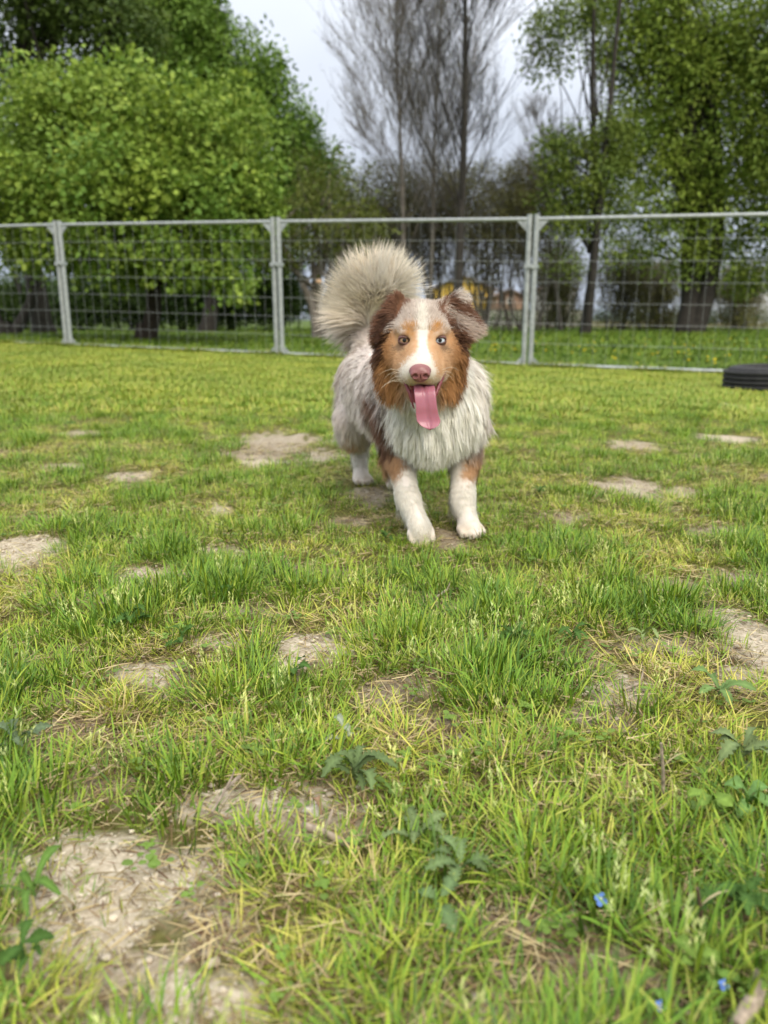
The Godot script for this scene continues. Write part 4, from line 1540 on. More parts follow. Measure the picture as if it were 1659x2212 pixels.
# ---- the tyre ---------------------------------------------------------------------------------------------------------
func lathe(profile: Array, sides: int, s: Shape) -> void:
	var first := s.v.size()
	for k in profile.size():
		for q in sides:
			var w := TAU * q / sides
			s.v.append(Vector3(profile[k].x * cos(w), profile[k].y, profile[k].x * sin(w)))
			s.c.append(Color.WHITE)
	for k in profile.size() - 1:
		for q in sides:
			var a := first + k * sides + q
			var b := first + k * sides + (q + 1) % sides
			s.i.append_array([a, b, a + sides, b, b + sides, a + sides])


func build_tyre() -> void:
	var at := ground_at(1655.0, 846.0)
	at.y = ground_height(at.x, at.z) + 0.012
	var t := thing("tyre", "worn black car tyre lying flat on the grass by the fence", "tyre", at)
	t.rotation.z = 0.03
	t.scale = Vector3(1.12, 1.3, 1.12)
	var rubber := mat("rubber", Color(0.045, 0.045, 0.047), 0.75)
	rubber.albedo_texture = noise_texture(256, 0.03, 4, Color(0.6, 0.6, 0.6), Color(1, 1, 1), 52)
	rubber.uv1_triplanar = true
	rubber.uv1_scale = Vector3.ONE * 3.0
	var R := 0.325
	var H := 0.165
	var body := Shape.new()
	var prof := []
	for q in [[0.205, 0.02], [0.215, 0.004], [0.245, 0.0], [0.280, 0.008], [0.294, 0.022], [0.297, 0.05], [0.298, 0.0825], [0.297, 0.115], [0.294, 0.143], [0.280, 0.157], [0.245, 0.165], [0.215, 0.161], [0.205, 0.145], [0.212, 0.13], [0.265, 0.12], [0.278, 0.0825], [0.265, 0.045], [0.212, 0.035], [0.205, 0.02]]:
		prof.append(Vector2(q[0], q[1]))
	lathe(prof, 56, body)
	body.n = smooth_normals(body.v, body.i)
	part("carcass", body.mesh(), rubber, t)
	for k in 4:
		var y0 := 0.024 + k * 0.0305
		var rib := Shape.new()
		lathe([Vector2(0.292, y0), Vector2(R - 0.002, y0 + 0.002), Vector2(R, y0 + 0.005), Vector2(R, y0 + 0.018), Vector2(R - 0.002, y0 + 0.0215), Vector2(0.292, y0 + 0.024)], 72, rib)
		rib.n = smooth_normals(rib.v, rib.i)
		part("tread_rib", rib.mesh(), rubber, t)
	for side in [0.003, 0.162]:
		var ring := Shape.new()
		lathe([Vector2(0.228, side), Vector2(0.231, side + (0.004 if side > 0.1 else -0.002)), Vector2(0.236, side + (0.004 if side > 0.1 else -0.002)), Vector2(0.239, side)], 56, ring)
		ring.n = smooth_normals(ring.v, ring.i)
		part("sidewall_ring", ring.mesh(), rubber, t)


# ---- trees ------------------------------------------------------------------------------------------------------------
func leaf_spray(count: int, radius: float, len: float, wide: float) -> ArrayMesh:
	# a spray of separate leaves: folded kites
	var s := Shape.new()
	for k in count:
		var d := Vector3(rng.randfn(), rng.randfn() * 0.8, rng.randfn()).normalized()
		var c := d * radius * pow(rng.randf(), 0.45)
		var along := (d + Vector3(rng.randf_range(-1, 1), rng.randf_range(-1.3, 0.3), rng.randf_range(-1, 1)) * 0.9).normalized()
		var up := (Vector3.UP + d * 0.6 + Vector3(rng.randf_range(-1, 1), 0, rng.randf_range(-1, 1)) * 0.7).normalized()
		var side := along.cross(up).normalized()
		up = side.cross(along).normalized()
		var L := len * rng.randf_range(0.7, 1.25)
		var W := wide * rng.randf_range(0.75, 1.2)
		var v := rng.randf_range(0.75, 1.25)
		var col := Color(v * rng.randf_range(0.92, 1.1), v, v * 0.95)
		var m := s.v.size()
		var nn := up if up.y > 0 else -up
		s.v.append_array([c, c + along * L * 0.45 - side * W * 0.5 + up * W * 0.12, c + along * L, c + along * L * 0.45 + side * W * 0.5 + up * W * 0.12])
		s.n.append_array([nn, (nn - side * 0.3).normalized(), nn, (nn + side * 0.3).normalized()])
		s.c.append_array([col, col, col, col])
		s.i.append_array([m, m + 1, m + 2, m, m + 2, m + 3])
	fix_winding(s)
	return s.mesh()


func foot_of(px: float, depth: float) -> Vector3:
	var p := at_depth(px, 690.0, depth)
	return Vector3(p.x, ground_height(p.x, p.z), p.z)


func limb(s: Shape, a: Vector3, b: Vector3, ra: float, rb: float, sag: float, sides := 6) -> void:
	var path := PackedVector3Array()
	var radii := PackedFloat32Array()
	var n := 6
	var off := Vector3(rng.randf_range(-1, 1), 0.0, rng.randf_range(-1, 1)) * (b - a).length() * 0.07
	for k in n + 1:
		var t := float(k) / n
		path.append(a.lerp(b, t) + Vector3.UP * sag * sin(PI * t) + off * sin(PI * t * 1.6) + Vector3(rng.randf_range(-1, 1), 0, rng.randf_range(-1, 1)) * ra * 0.35 * sin(PI * t))
		radii.append(lerpf(ra, rb, pow(t, 0.8)))
	s.tube(path, radii, sides)


func bark_material(key: String, c: Color, sd: int) -> StandardMaterial3D:
	var m := mat(key, c, 0.95)
	if m.albedo_texture == null:
		m.albedo_texture = noise_texture(256, 0.03, 4, Color(0.45, 0.45, 0.45), Color(1, 1, 1), sd)
		m.uv1_triplanar = true
		m.uv1_scale = Vector3(2.5, 0.6, 2.5)
	return m


func leafy_tree(called: String, label: String, category: String, foot: Vector3, stems: Array, trunk_r: float, bark: Material, blobs: Array, spray: Mesh, leaf_mat: Material, tone_a: Color, tone_b: Color, gaps: float, limbs: int, group := "", sc := 1.0) -> Node3D:
	# stems: offsets of each stem's upper end; blobs: [pixel x, pixel y, depth, half width px, half height px, half depth m, count]
	var t := thing(called, label, category, foot, group)
	var xf := []
	var cols := []
	var ends := []
	for b in blobs:
		var c := at_depth(b[0], b[1], b[2]) - foot
		var rx: float = b[3] * b[2] / FOCAL
		var ry: float = b[4] * b[2] / FOCAL
		var made := 0
		var tries := 0
		while made < b[6] and tries < b[6] * 5:
			tries += 1
			var d := Vector3(rng.randfn(), rng.randfn(), rng.randfn()).normalized() * pow(rng.randf(), 0.42)
			var p := c + Vector3(d.x * rx, d.y * ry, d.z * b[5])
			if p.y + foot.y < 0.25:
				continue
			var q := p + foot
			var n := noise_a.get_noise_3d(q.x * 26.0, q.y * 26.0, q.z * 26.0) + 0.5 * noise_b.get_noise_3d(q.x * 60.0, q.y * 60.0, q.z * 60.0)
			if n < gaps:
				continue
			made += 1
			xf.append(Transform3D(Basis(Vector3(rng.randf_range(-1, 1), rng.randf_range(0.3, 1), rng.randf_range(-1, 1)).normalized(), rng.randf() * TAU) * Basis.from_scale(Vector3.ONE * rng.randf_range(0.55, 1.5) * sc), p))
			var k := clampf(0.5 + 0.9 * noise_b.get_noise_3d(q.x * 20.0, q.y * 20.0, q.z * 20.0) + rng.randf_range(-0.25, 0.25), 0.0, 1.0)
			var col := tone_a.lerp(tone_b, k)
			cols.append(col)
			if rng.randf() < 0.08:
				ends.append(p)
	var wood := Shape.new()
	var tops := []
	for st in stems:
		var top: Vector3 = st
		limb(wood, Vector3(signf(top.x) * trunk_r * 0.5 * float(stems.size() > 1), -0.1, 0), top, trunk_r, trunk_r * 0.35, 0.0, 10)
		tops.append(top)
	# root flare
	wood.tube(PackedVector3Array([Vector3(0, -0.15, 0), Vector3(0, 0.05, 0), Vector3(0, 0.35, 0)]), PackedFloat32Array([trunk_r * 1.55, trunk_r * 1.3, trunk_r * 0.95]), 10)
	part("trunk", wood.mesh(), bark, t)
	var arms := Shape.new()
	for k in mini(limbs, ends.size()):
		var e: Vector3 = ends[rng.randi() % ends.size()]
		var top: Vector3 = tops[k % tops.size()]
		var hgt := clampf(e.y * rng.randf_range(0.35, 0.8), top.y * 0.24, top.y * 0.95)
		var a := top * (hgt / maxf(top.y, 0.1))
		a.y = hgt
		var r := trunk_r * rng.randf_range(0.16, 0.38)
		limb(arms, a, e, r, 0.008, (e - a).length() * 0.06, 5)
	if arms.v.size() > 0:
		part("branches", arms.mesh(), bark, t)
	var crown := scatter("crown", spray, leaf_mat, xf, cols, t)
	return t


func grow(s: Shape, p: Vector3, d: Vector3, len: float, r: float, level: int, spread: float, kids: int, tips: Array) -> void:
	var path := PackedVector3Array([p])
	var radii := PackedFloat32Array([r])
	var n := 4
	var q := p
	var dd := d
	for k in n:
		dd = (dd + Vector3(rng.randf_range(-1, 1), rng.randf_range(-0.4, 0.9), rng.randf_range(-1, 1)) * 0.10).normalized()
		q += dd * len / n
		path.append(q)
		radii.append(maxf(r * (1.0 - 0.62 * (k + 1) / n), 0.004))
	s.tube(path, radii, 7 if level > 3 else (4 if level > 1 else 3), Color.WHITE, false)
	if level == 0:
		tips.append(q)
		return
	for k in kids:
		var t := rng.randf_range(0.25, 1.0)
		var at := path[int(t * n)].lerp(path[mini(int(t * n) + 1, n)], t * n - int(t * n))
		var out := Vector3(rng.randfn(), 0, rng.randfn()).normalized()
		var nd := (dd + out * spread * rng.randf_range(0.6, 1.3) + Vector3.UP * 0.12).normalized()
		grow(s, at, nd, len * rng.randf_range(0.42, 0.68), maxf(r * (1.0 - 0.6 * t) * 0.55, 0.004), level - 1, spread * 1.06, kids, tips)


func bare_tree(label: String, foot: Vector3, high: float, r: float, spread: float, seed_no: int, lean: Vector3, bark: Material, bud_mesh: Mesh, bud_mat: Material, bud_a: Color, bud_b: Color, bud_share: float) -> void:
	rng.seed = seed_no
	var t := thing("bare_tree", label, "tree", foot, "bare trees behind the dog")
	var trunk := Shape.new()
	var path := PackedVector3Array()
	var radii := PackedFloat32Array()
	for k in 9:
		var u := k / 8.0
		path.append(Vector3(0, -0.1, 0) + (Vector3.UP * high + lean) * u + Vector3(sin(u * 5.0 + seed_no) * 0.14, 0, cos(u * 4.0) * 0.12) * u)
		radii.append(lerpf(r, r * 0.16, pow(u, 0.75)))
	trunk.tube(path, radii, 10)
	part("trunk", trunk.mesh(), bark, t)
	var twigs := Shape.new()
	var tips := []
	for k in 36:
		var u := rng.randf_range(0.20, 0.98)
		var p := path[int(u * 8)].lerp(path[mini(int(u * 8) + 1, 8)], u * 8 - int(u * 8))
		var a := rng.randf() * TAU
		var d := (Vector3(cos(a), 0, sin(a)) * spread + Vector3.UP * rng.randf_range(0.7, 1.3)).normalized()
		grow(twigs, p, d, high * rng.randf_range(0.22, 0.36) * (1.15 - 0.6 * u), maxf(lerpf(r, r * 0.2, u) * 0.20, 0.012), 3, spread * 1.0, 5, tips)
	part("branches", twigs.mesh(), bark, t)
	var xf := []
	var cols := []
	for p in tips:
		if rng.randf() < bud_share:
			xf.append(Transform3D(Basis(Vector3.UP, rng.randf() * TAU) * Basis.from_scale(Vector3.ONE * rng.randf_range(0.5, 1.0)), p))
			cols.append(bud_a.lerp(bud_b, rng.randf()))
	scatter("crown", bud_mesh, bud_mat, xf, cols, t)


func build_trees() -> void:
	var leaf := tinted("tree_leaves", 0.6, 0.6, 0.35)
	var maple_spray := leaf_spray(24, 0.30, 0.090, 0.078)
	var small_spray := leaf_spray(22, 0.36, 0.10, 0.06)
	var fine_spray := leaf_spray(20, 0.30, 0.075, 0.045)
	var bud := leaf_spray(9, 0.16, 0.05, 0.03)
	var dark_bark := bark_material("dark_bark", Color(0.075, 0.066, 0.056), 61)
	var brown_bark := bark_material("brown_bark", Color(0.085, 0.062, 0.045), 62)
	var grey_bark := bark_material("grey_bark", Color(0.33, 0.29, 0.25), 63)
	rng.seed = 101
	leafy_tree("maple_tree", "bright yellow-green maple with low spreading branches behind the fence", "tree", foot_of(312, 16.0), [Vector3(0.1, 4.3, 0)], 0.19, brown_bark,
		[[60, 300, 16, 110, 130, 1.6, 330], [190, 270, 16, 120, 110, 1.8, 380], [330, 290, 16, 150, 130, 2.0, 520], [470, 320, 16, 120, 130, 1.8, 400], [50, 440, 15.5, 150, 110, 1.8, 420], [250, 430, 15, 170, 120, 1.8, 520], [440, 450, 15.5, 140, 100, 1.8, 430], [540, 430, 16, 60, 100, 1.2, 150],
		[140, 540, 15.5, 150, 45, 1.4, 190], [330, 545, 15, 160, 40, 1.4, 210], [440, 590, 14.8, 80, 34, 0.8, 90], [510, 615, 15, 35, 16, 0.5, 26], [250, 575, 15, 60, 28, 0.8, 50], [190, 525, 15, 40, 50, 0.8, 50]],
		maple_spray, leaf, Color(0.125, 0.235, 0.035), Color(0.325, 0.435, 0.066), 0.08, 70)
	rng.seed = 102
	leafy_tree("tall_tree", "tall dark green tree rising behind the bright maple", "tree", foot_of(445, 28.0), [Vector3(-0.3, 12.5, 0)], 0.30, dark_bark,
		[[400, 110, 28, 100, 100, 2.2, 520], [380, 20, 28, 80, 90, 2.0, 330], [330, 170, 28, 130, 110, 2.2, 560], [500, 180, 28, 110, 100, 2.0, 460], [560, 270, 28, 100, 90, 2.0, 400], [630, 350, 28, 85, 80, 1.8, 320], [610, 440, 28, 100, 70, 1.8, 330], [330, -90, 28, 110, 100, 2.0, 380], [455, 60, 28, 40, 60, 1.0, 90], [585, 165, 28, 28, 50, 1.0, 45], [655, 275, 28, 30, 40, 0.8, 40], [690, 400, 28, 40, 60, 1.0, 90], [500, 540, 28, 180, 60, 1.8, 380]],
		small_spray, leaf, Color(0.090, 0.185, 0.030), Color(0.205, 0.325, 0.048), 0.0, 60, "", 1.25)
	rng.seed = 103
	leafy_tree("edge_tree", "dark thick trunked tree with gappy crown at the far end of the row", "tree", foot_of(92, 22.0), [Vector3(0.3, 10.5, 0)], 0.30, dark_bark,
		[[60, 20, 22, 110, 70, 1.8, 260], [160, -20, 22, 120, 60, 1.8, 260], [20, 110, 22, 50, 60, 1.2, 90], [250, 60, 22, 90, 80, 1.6, 230], [190, 170, 22, 80, 40, 1.2, 110], [60, 180, 22, 70, 30, 1.0, 60], [90, -120, 22, 160, 90, 1.8, 300]],
		small_spray, leaf, Color(0.050, 0.095, 0.018), Color(0.115, 0.170, 0.030), 0.02, 40, "", 1.1)
	rng.seed = 104
	leafy_tree("crooked_tree", "crooked dark trunk with a forking low branch by the fence", "tree", foot_of(8, 19.0), [Vector3(-0.35, 4.6, 0), Vector3(1.25, 2.6, 0.1)], 0.16, dark_bark,
		[[-60, 420, 19, 120, 130, 1.5, 260], [20, 500, 19, 90, 40, 1.0, 70]], small_spray, leaf, Color(0.09, 0.15, 0.02), Color(0.17, 0.23, 0.03), -0.05, 14)
	rng.seed = 105
	var pruned := leafy_tree("pruned_tree", "small pruned tree with a pale sawn branch stub and sparse olive leaves", "tree", foot_of(690, 18.6), [Vector3(-0.05, 1.25, 0), Vector3(-0.85, 2.7, 0.1), Vector3(0.65, 2.9, -0.2), Vector3(0.1, 3.3, 0)], 0.125, grey_bark,
		[[690, 470, 18.6, 110, 90, 1.3, 210], [615, 520, 18.4, 70, 50, 1.0, 90], [765, 490, 18.8, 70, 80, 1.0, 120], [700, 380, 18.6, 80, 60, 1.0, 70]],
		fine_spray, leaf, Color(0.085, 0.115, 0.022), Color(0.16, 0.19, 0.035), -0.02, 46)
	var stub := Shape.new()
	stub.tube(PackedVector3Array([Vector3(0.0, 1.18, 0.03), Vector3(0.03, 1.36, 0.20)]), PackedFloat32Array([0.085, 0.075]), 12)
	part("branch_stub", stub.mesh(), grey_bark, pruned)
	var cut := Shape.new()
	cut.tube(PackedVector3Array([Vector3(0.0302, 1.3615, 0.2014), Vector3(0.0308, 1.365, 0.2047)]), PackedFloat32Array([0.070, 0.070]), 12)
	part("sawn_face", cut.mesh(), mat("fresh_wood", Color(0.62, 0.40, 0.22), 0.8), pruned)
	# the bare, twiggy trees in the middle
	bare_tree("tall leafless tree with a straight dark trunk and fine grey twigs", foot_of(985, 24.0), 12.5, 0.17, 0.46, 201, Vector3(0.15, 0, 0), dark_bark, bud, leaf, Color(0.17, 0.14, 0.09), Color(0.25, 0.24, 0.12), 0.30)
	bare_tree("leafless tree with slanting thin limbs, between the tall bare trunk and the maple", foot_of(872, 26.0), 11.5, 0.10, 0.46, 202, Vector3(-0.2, 0, 0), grey_bark, bud, leaf, Color(0.22, 0.21, 0.11), Color(0.30, 0.31, 0.15), 0.40)
	bare_tree("slender leafless tree just behind the tall straight bare trunk", foot_of(925, 29.0), 12.5, 0.09, 0.46, 203, Vector3(0.4, 0, 0), grey_bark, bud, leaf, Color(0.20, 0.17, 0.11), Color(0.26, 0.25, 0.13), 0.30)
	bare_tree("thin leafless tree leaning beside the green crowned double trunk", foot_of(1215, 31.0), 7.5, 0.09, 0.42, 204, Vector3(-1.3, 0, 0), grey_bark, bud, leaf, Color(0.20, 0.18, 0.12), Color(0.24, 0.25, 0.13), 0.15)
	# brush under them
	var brush := [[760, 470, 70, 80, 30.0, "olive scrub bush beside the pruned tree"], [835, 440, 80, 90, 31.0, "olive brown scrub bush under the slanting bare limbs"], [930, 430, 95, 80, 31.5, "brownish scrub bush round the foot of the slender bare tree"], [1045, 435, 95, 80, 30.5, "dull olive scrub bush next to the tall straight bare trunk"], [1130, 420, 70, 70, 31.0, "twiggy scrub bush next to the green double trunk"], [1205, 590, 46, 60, 36.0, "low scrub bush in front of the long house, by the double trunk"], [1345, 590, 60, 60, 34.0, "low twiggy scrub between the double trunk and the broad tree"], [1420, 610, 50, 45, 35.0, "low greyish scrub against the broad tree trunk"], [1600, 610, 60, 45, 34.0, "low scrub between the broad tree and its neighbour"]]
	for k in brush.size():
		rng.seed = 300 + k
		var b: Array = brush[k]
		var d: float = b[4]
		var top: float = at_depth(b[0], b[1] - b[3], d).y
		var o := leafy_tree("scrub_bush", b[5], "bush", foot_of(b[0], d), [Vector3(-0.6, top * 0.7, 0), Vector3(0.5, top * 0.75, 0.2), Vector3(0.05, top * 0.8, -0.2)], 0.06, grey_bark,
			[[b[0], b[1], d, b[2], b[3], 1.6, 620], [b[0], b[1] + 75, d, b[2], 60, 1.4, 300], [b[0] + 5, b[1] + 150, d, b[2] * 0.8, 40, 1.0, 45]],
			fine_spray, leaf, Color(0.130, 0.120, 0.060), Color(0.22, 0.23, 0.075), 0.0, 60, "scrub under the bare trees")
		var tw := Shape.new()
		var tips := []
		for q in 16:
			var a := rng.randf() * TAU
			grow(tw, Vector3(rng.randf_range(-0.8, 0.8), 0.1, rng.randf_range(-0.4, 0.4)), (Vector3(cos(a), 0, sin(a)) * 0.35 + Vector3.UP).normalized(), top * rng.randf_range(0.5, 0.8), 0.03, 2, 0.45, 5, tips)
		part("twigs", tw.mesh(), grey_bark, o)
	# the green trees on the other side
	rng.seed = 106
	leafy_tree("double_trunk_tree", "slim tree with two upright dark stems and tufts of green leaves", "tree", foot_of(1265, 25.5), [Vector3(-0.15, 10.5, 0), Vector3(0.45, 10.8, 0.1)], 0.14, dark_bark,
		[[1215, 330, 25.5, 55, 50, 1.0, 130], [1300, 400, 25.5, 80, 70, 1.2, 190], [1215, 420, 25.5, 60, 60, 1.0, 90], [1190, 90, 25.5, 50, 70, 1.0, 100], [1240, 30, 25.5, 70, 50, 1.0, 120], [1330, 300, 25.5, 50, 60, 1.0, 110], [1240, 480, 25.5, 60, 40, 1.0, 60], [1230, 570, 25.5, 40, 40, 0.8, 30]],
		small_spray, leaf, Color(0.09, 0.15, 0.025), Color(0.20, 0.26, 0.04), -0.02, 40)
	rng.seed = 107
	leafy_tree("broad_tree", "broad thick trunked green tree full of small sky gaps beyond the fence", "tree", foot_of(1490, 28.0), [Vector3(-0.5, 9.5, 0), Vector3(0.4, 9.8, 0.1), Vector3(0.0, 9.0, -0.2)], 0.36, dark_bark,
		[[1430, 160, 28, 130, 110, 2.0, 400], [1540, 90, 28, 130, 110, 2.0, 420], [1370, 60, 28, 100, 100, 1.8, 300], [1380, 320, 28, 90, 80, 1.6, 260], [1500, 300, 28, 120, 90, 2.0, 270], [1560, 400, 28, 110, 70, 1.8, 180], [1420, 440, 28, 100, 60, 1.8, 140], [1500, 500, 28, 130, 45, 1.6, 110], [1420, -60, 28, 160, 100, 2.0, 380], [1590, 560, 28, 70, 45, 1.2, 60], [1370, 545, 28, 60, 45, 1.2, 36], [1450, 560, 28, 60, 40, 1.2, 30], [1530, 585, 28, 50, 40, 1.0, 26], [1330, 500, 28, 60, 50, 1.2, 50], [1610, 610, 28, 40, 26, 0.8, 30]],
		small_spray, leaf, Color(0.115, 0.195, 0.030), Color(0.275, 0.360, 0.052), 0.10, 70, "", 1.2)
	rng.seed = 108
	leafy_tree("neighbour_tree", "green tree growing against the far flank of the broad thick trunked tree", "tree", foot_of(1705, 27.0), [Vector3(0.0, 9.0, 0)], 0.24, dark_bark,
		[[1640, 180, 27, 80, 110, 1.6, 320], [1700, 60, 27, 110, 110, 1.8, 380], [1640, 340, 27, 70, 80, 1.5, 220], [1720, 300, 27, 110, 130, 1.8, 380], [1660, 470, 27, 80, 60, 1.5, 160], [1740, 500, 27, 100, 70, 1.6, 180], [1690, 580, 27, 50, 40, 1.0, 50]],
		small_spray, leaf, Color(0.110, 0.185, 0.030), Color(0.260, 0.335, 0.050), 0.10, 40, "", 1.2)
	# dark understorey behind the maple
	var under := [[-30, 640, 80, 50, "dark shrub behind the crooked forking trunk"], [80, 645, 70, 44, "dark shrub round the foot of the thick dark trunk"], [175, 640, 70, 46, "dark leafy shrub between the thick dark trunk and the maple trunk"], [285, 630, 70, 60, "dense dark shrub right behind the maple trunk"], [395, 625, 75, 66, "dense dark shrub under the tall dark tree"], [500, 635, 75, 56, "dark shrub beside the tall tree, towards the pruned tree"], [600, 620, 65, 70, "dark shrub standing just behind the pruned tree"]]
	for k in under.size():
		rng.seed = 400 + k
		var b: Array = under[k]
		leafy_tree("dark_shrub", b[4], "bush", foot_of(b[0], 30.0 + k % 2), [Vector3(0.2, 1.4, 0), Vector3(-0.3, 1.3, 0.1)], 0.05, dark_bark, [[b[0], b[1], 30.0 + k % 2, b[2], b[3], 1.2, 420], [b[0], b[1] + 30, 30.0 + k % 2, b[2] * 1.15, 44, 1.2, 300]], small_spray, leaf, Color(0.035, 0.075, 0.015), Color(0.075, 0.125, 0.022), -0.12, 12, "dark shrubs behind the maple")


# ---- far things -------------------------------------------------------------------------------------------------------
func house(called: String, label: String, px0: float, px1: float, y_eave: float, y_peak: float, depth: float, back: float, wall_c: Color, roof_c: Color, holes: Array) -> void:
	var a := foot_of(px0, depth)
	var b := foot_of(px1, depth)
	var h := thing(called, label, "house", (a + b) * 0.5)
	var half := (b.x - a.x) * 0.5
	var eave := at_depth((px0 + px1) * 0.5, y_eave, depth).y - h.position.y
	var peak := at_depth((px0 + px1) * 0.5, y_peak, depth).y - h.position.y
	var wall := Shape.new()
	var outline := [Vector2(-half, -0.2), Vector2(half, -0.2), Vector2(half, eave), Vector2(0, peak), Vector2(-half, eave)]
	for z in [0.0, -back]:
		var m := wall.v.size()
		for q in outline:
			wall.v.append(Vector3(q.x, q.y, z))
			wall.n.append(Vector3(0, 0, 1 if z == 0.0 else -1))
			wall.c.append(Color.WHITE)
		wall.i.append_array([m, m + 1, m + 2, m, m + 2, m + 4, m + 4, m + 2, m + 3])
	for sx in [-half, half]:
		var m := wall.v.size()
		wall.v.append_array([Vector3(sx, -0.2, 0), Vector3(sx, -0.2, -back), Vector3(sx, eave, -back), Vector3(sx, eave, 0)])
		for q in 4:
			wall.n.append(Vector3(signf(sx), 0, 0))
			wall.c.append(Color.WHITE)
		wall.i.append_array([m, m + 1, m + 2, m, m + 2, m + 3])
	fix_winding(wall)
	part("wall", wall.mesh(), mat("wall_" + called, wall_c, 0.9), h)
	for sg in [-1.0, 1.0]:
		var run := Vector2(half + 0.3, peak - eave + 0.3 * (peak - eave) / half)
		var slab := Shape.new()
		var ang := atan2(run.y, run.x)
		slab.box(Transform3D(Basis(Vector3.BACK, -sg * ang), Vector3(sg * run.x * 0.5, peak - run.y * 0.5 + 0.09, -back * 0.5)), Vector3(run.length(), 0.14, back + 0.7))
		part("roof", slab.mesh(), mat("roof_" + called, roof_c, 0.9), h)
	for q in holes:
		var c := at_depth(q[0], q[1], depth) - h.position
		var w: float = q[2] * depth / FOCAL
		var t: float = q[3] * depth / FOCAL
		var fr := Shape.new()
		fr.box(Transform3D(Basis.IDENTITY, Vector3(c.x, c.y, 0.03)), Vector3(w + 0.16, t + 0.16, 0.1))
		var f := part("window", fr.mesh(), mat("window_frame", Color(0.6, 0.58, 0.54), 0.7), h)
		var pn := Shape.new()
		pn.box(Transform3D(Basis.IDENTITY, Vector3(c.x, c.y, 0.075)), Vector3(w, t, 0.03))
		part("pane", pn.mesh(), mat("window_glass", Color(0.03, 0.035, 0.04), 0.1), f)


func build_far_things() -> void:
	house("yellow_house", "yellow gabled house seen past the dog's ear and a bare trunk", 930, 1066, 626, 598, 72.0, 9.0, Color(0.62, 0.42, 0.075), Color(0.25, 0.20, 0.17), [[1012, 640, 9, 12], [1040, 638, 9, 11], [975, 640, 9, 12]])
	house("brown_shed", "low brown shed beside the yellow house", 1072, 1128, 640, 628, 66.0, 6.0, Color(0.28, 0.18, 0.13), Color(0.16, 0.12, 0.10), [[1100, 650, 7, 8]])
	house("white_house", "long pale house beyond the slim double stemmed tree", 1172, 1240, 626, 612, 110.0, 10.0, Color(0.40, 0.39, 0.375), Color(0.42, 0.28, 0.22), [[1185, 645, 5, 7], [1205, 645, 5, 7], [1225, 645, 5, 7]])
	house("pale_house", "pale blue-white house beyond the broad thick trunked tree", 1590, 1720, 628, 612, 110.0, 10.0, Color(0.52, 0.55, 0.60), Color(0.40, 0.38, 0.37), [[1612, 648, 6, 8], [1645, 648, 6, 8]])
	# boundary wall in front of the houses
	var a := foot_of(1000, 58.0)
	var b := foot_of(1262, 58.0)
	var wall := thing("boundary_wall", "low grey boundary wall in front of the houses", "wall", (a + b) * 0.5)
	var s := Shape.new()
	s.box(Transform3D(Basis.IDENTITY, Vector3(0, 0.5, 0)), Vector3(b.x - a.x, 1.2, 0.25))
	part("wall", s.mesh(), mat("render_grey", Color(0.42, 0.40, 0.38), 0.9), wall)
	var cp := Shape.new()
	cp.box(Transform3D(Basis.IDENTITY, Vector3(0, 1.14, 0)), Vector3(b.x - a.x + 0.1, 0.08, 0.36))
	part("coping", cp.mesh(), mat("coping_dark", Color(0.16, 0.15, 0.15), 0.9), wall)
	# clipped hedge before it
	rng.seed = 500
	var leaf := tinted("tree_leaves", 0.6, 0.6, 0.35)
	var spray := leaf_spray(22, 0.30, 0.08, 0.05)
	for part_no in 3:
		var h0: float = [985.0, 1235.0, 1480.0][part_no]
		var h1: float = [1225.0, 1470.0, 1760.0][part_no]
		var foot := foot_of((h0 + h1) * 0.5, 44.0)
		var hedge := thing("hedge", ["dark green hedge in front of the grey boundary wall", "dark green hedge between the slim double stemmed tree and the broad tree", "dark green hedge in front of the pale house and dry field"][part_no], "hedge", foot, "hedges across the back of the meadow")
		var xf := []
		var cols := []
		var w := (h1 - h0) * 0.5 * 44.0 / FOCAL
		for k in 420:
			var p := Vector3(rng.randf_range(-w, w), 0.1 + 0.85 * pow(rng.randf(), 0.7) * (1.0 + 0.25 * sin(k * 1.3)), rng.randf_range(-0.5, 0.5))
			xf.append(Transform3D(Basis(Vector3.UP, rng.randf() * TAU), p))
			cols.append(Color(0.035, 0.085, 0.015).lerp(Color(0.085, 0.155, 0.025), rng.randf()))
		scatter("foliage", spray, leaf, xf, cols, hedge)
		var st := Shape.new()
		for k in 14:
			st.tube(PackedVector3Array([Vector3(lerpf(-w, w, k / 13.0), -0.05, 0), Vector3(lerpf(-w, w, k / 13.0) + 0.1, 0.7, 0)]), PackedFloat32Array([0.03, 0.012]), 5)
		part("stems", st.mesh(), bark_material("brown_bark", Color(0.085, 0.062, 0.045), 62), hedge)
	# dandelions in flower beyond the fence
	var head := SphereMesh.new()
	head.radius = 0.017
	head.height = 0.02
	head.radial_segments = 8
	head.rings = 4
	var xf := []
	var cols := []
	for k in 240:
		var d := rng.randf_range(9.5, 21.0)
		var x := rng.randf_range(-0.05, 0.58) * d
		if d < fence_depth(x) + 0.4 or noise_a.get_noise_2d(x * 9.0 + 80.0, d * 9.0) < -0.1:
			continue
		xf.append(Transform3D(Basis.from_scale(Vector3.ONE * rng.randf_range(0.8, 1.3)), Vector3(x, ground_height(x, -d) + rng.randf_range(0.06, 0.13), -d)))
		cols.append(Color(0.80, 0.60, 0.03) * rng.randf_range(0.85, 1.1))
	var o := scatter("dandelion_blossoms", head, tinted("dandelion_yellow", 0.8, 0.2, 0.3), xf, cols, self)
	tag(o, "scattered yellow dandelion blossoms in the meadow beyond the fence", "flowers")


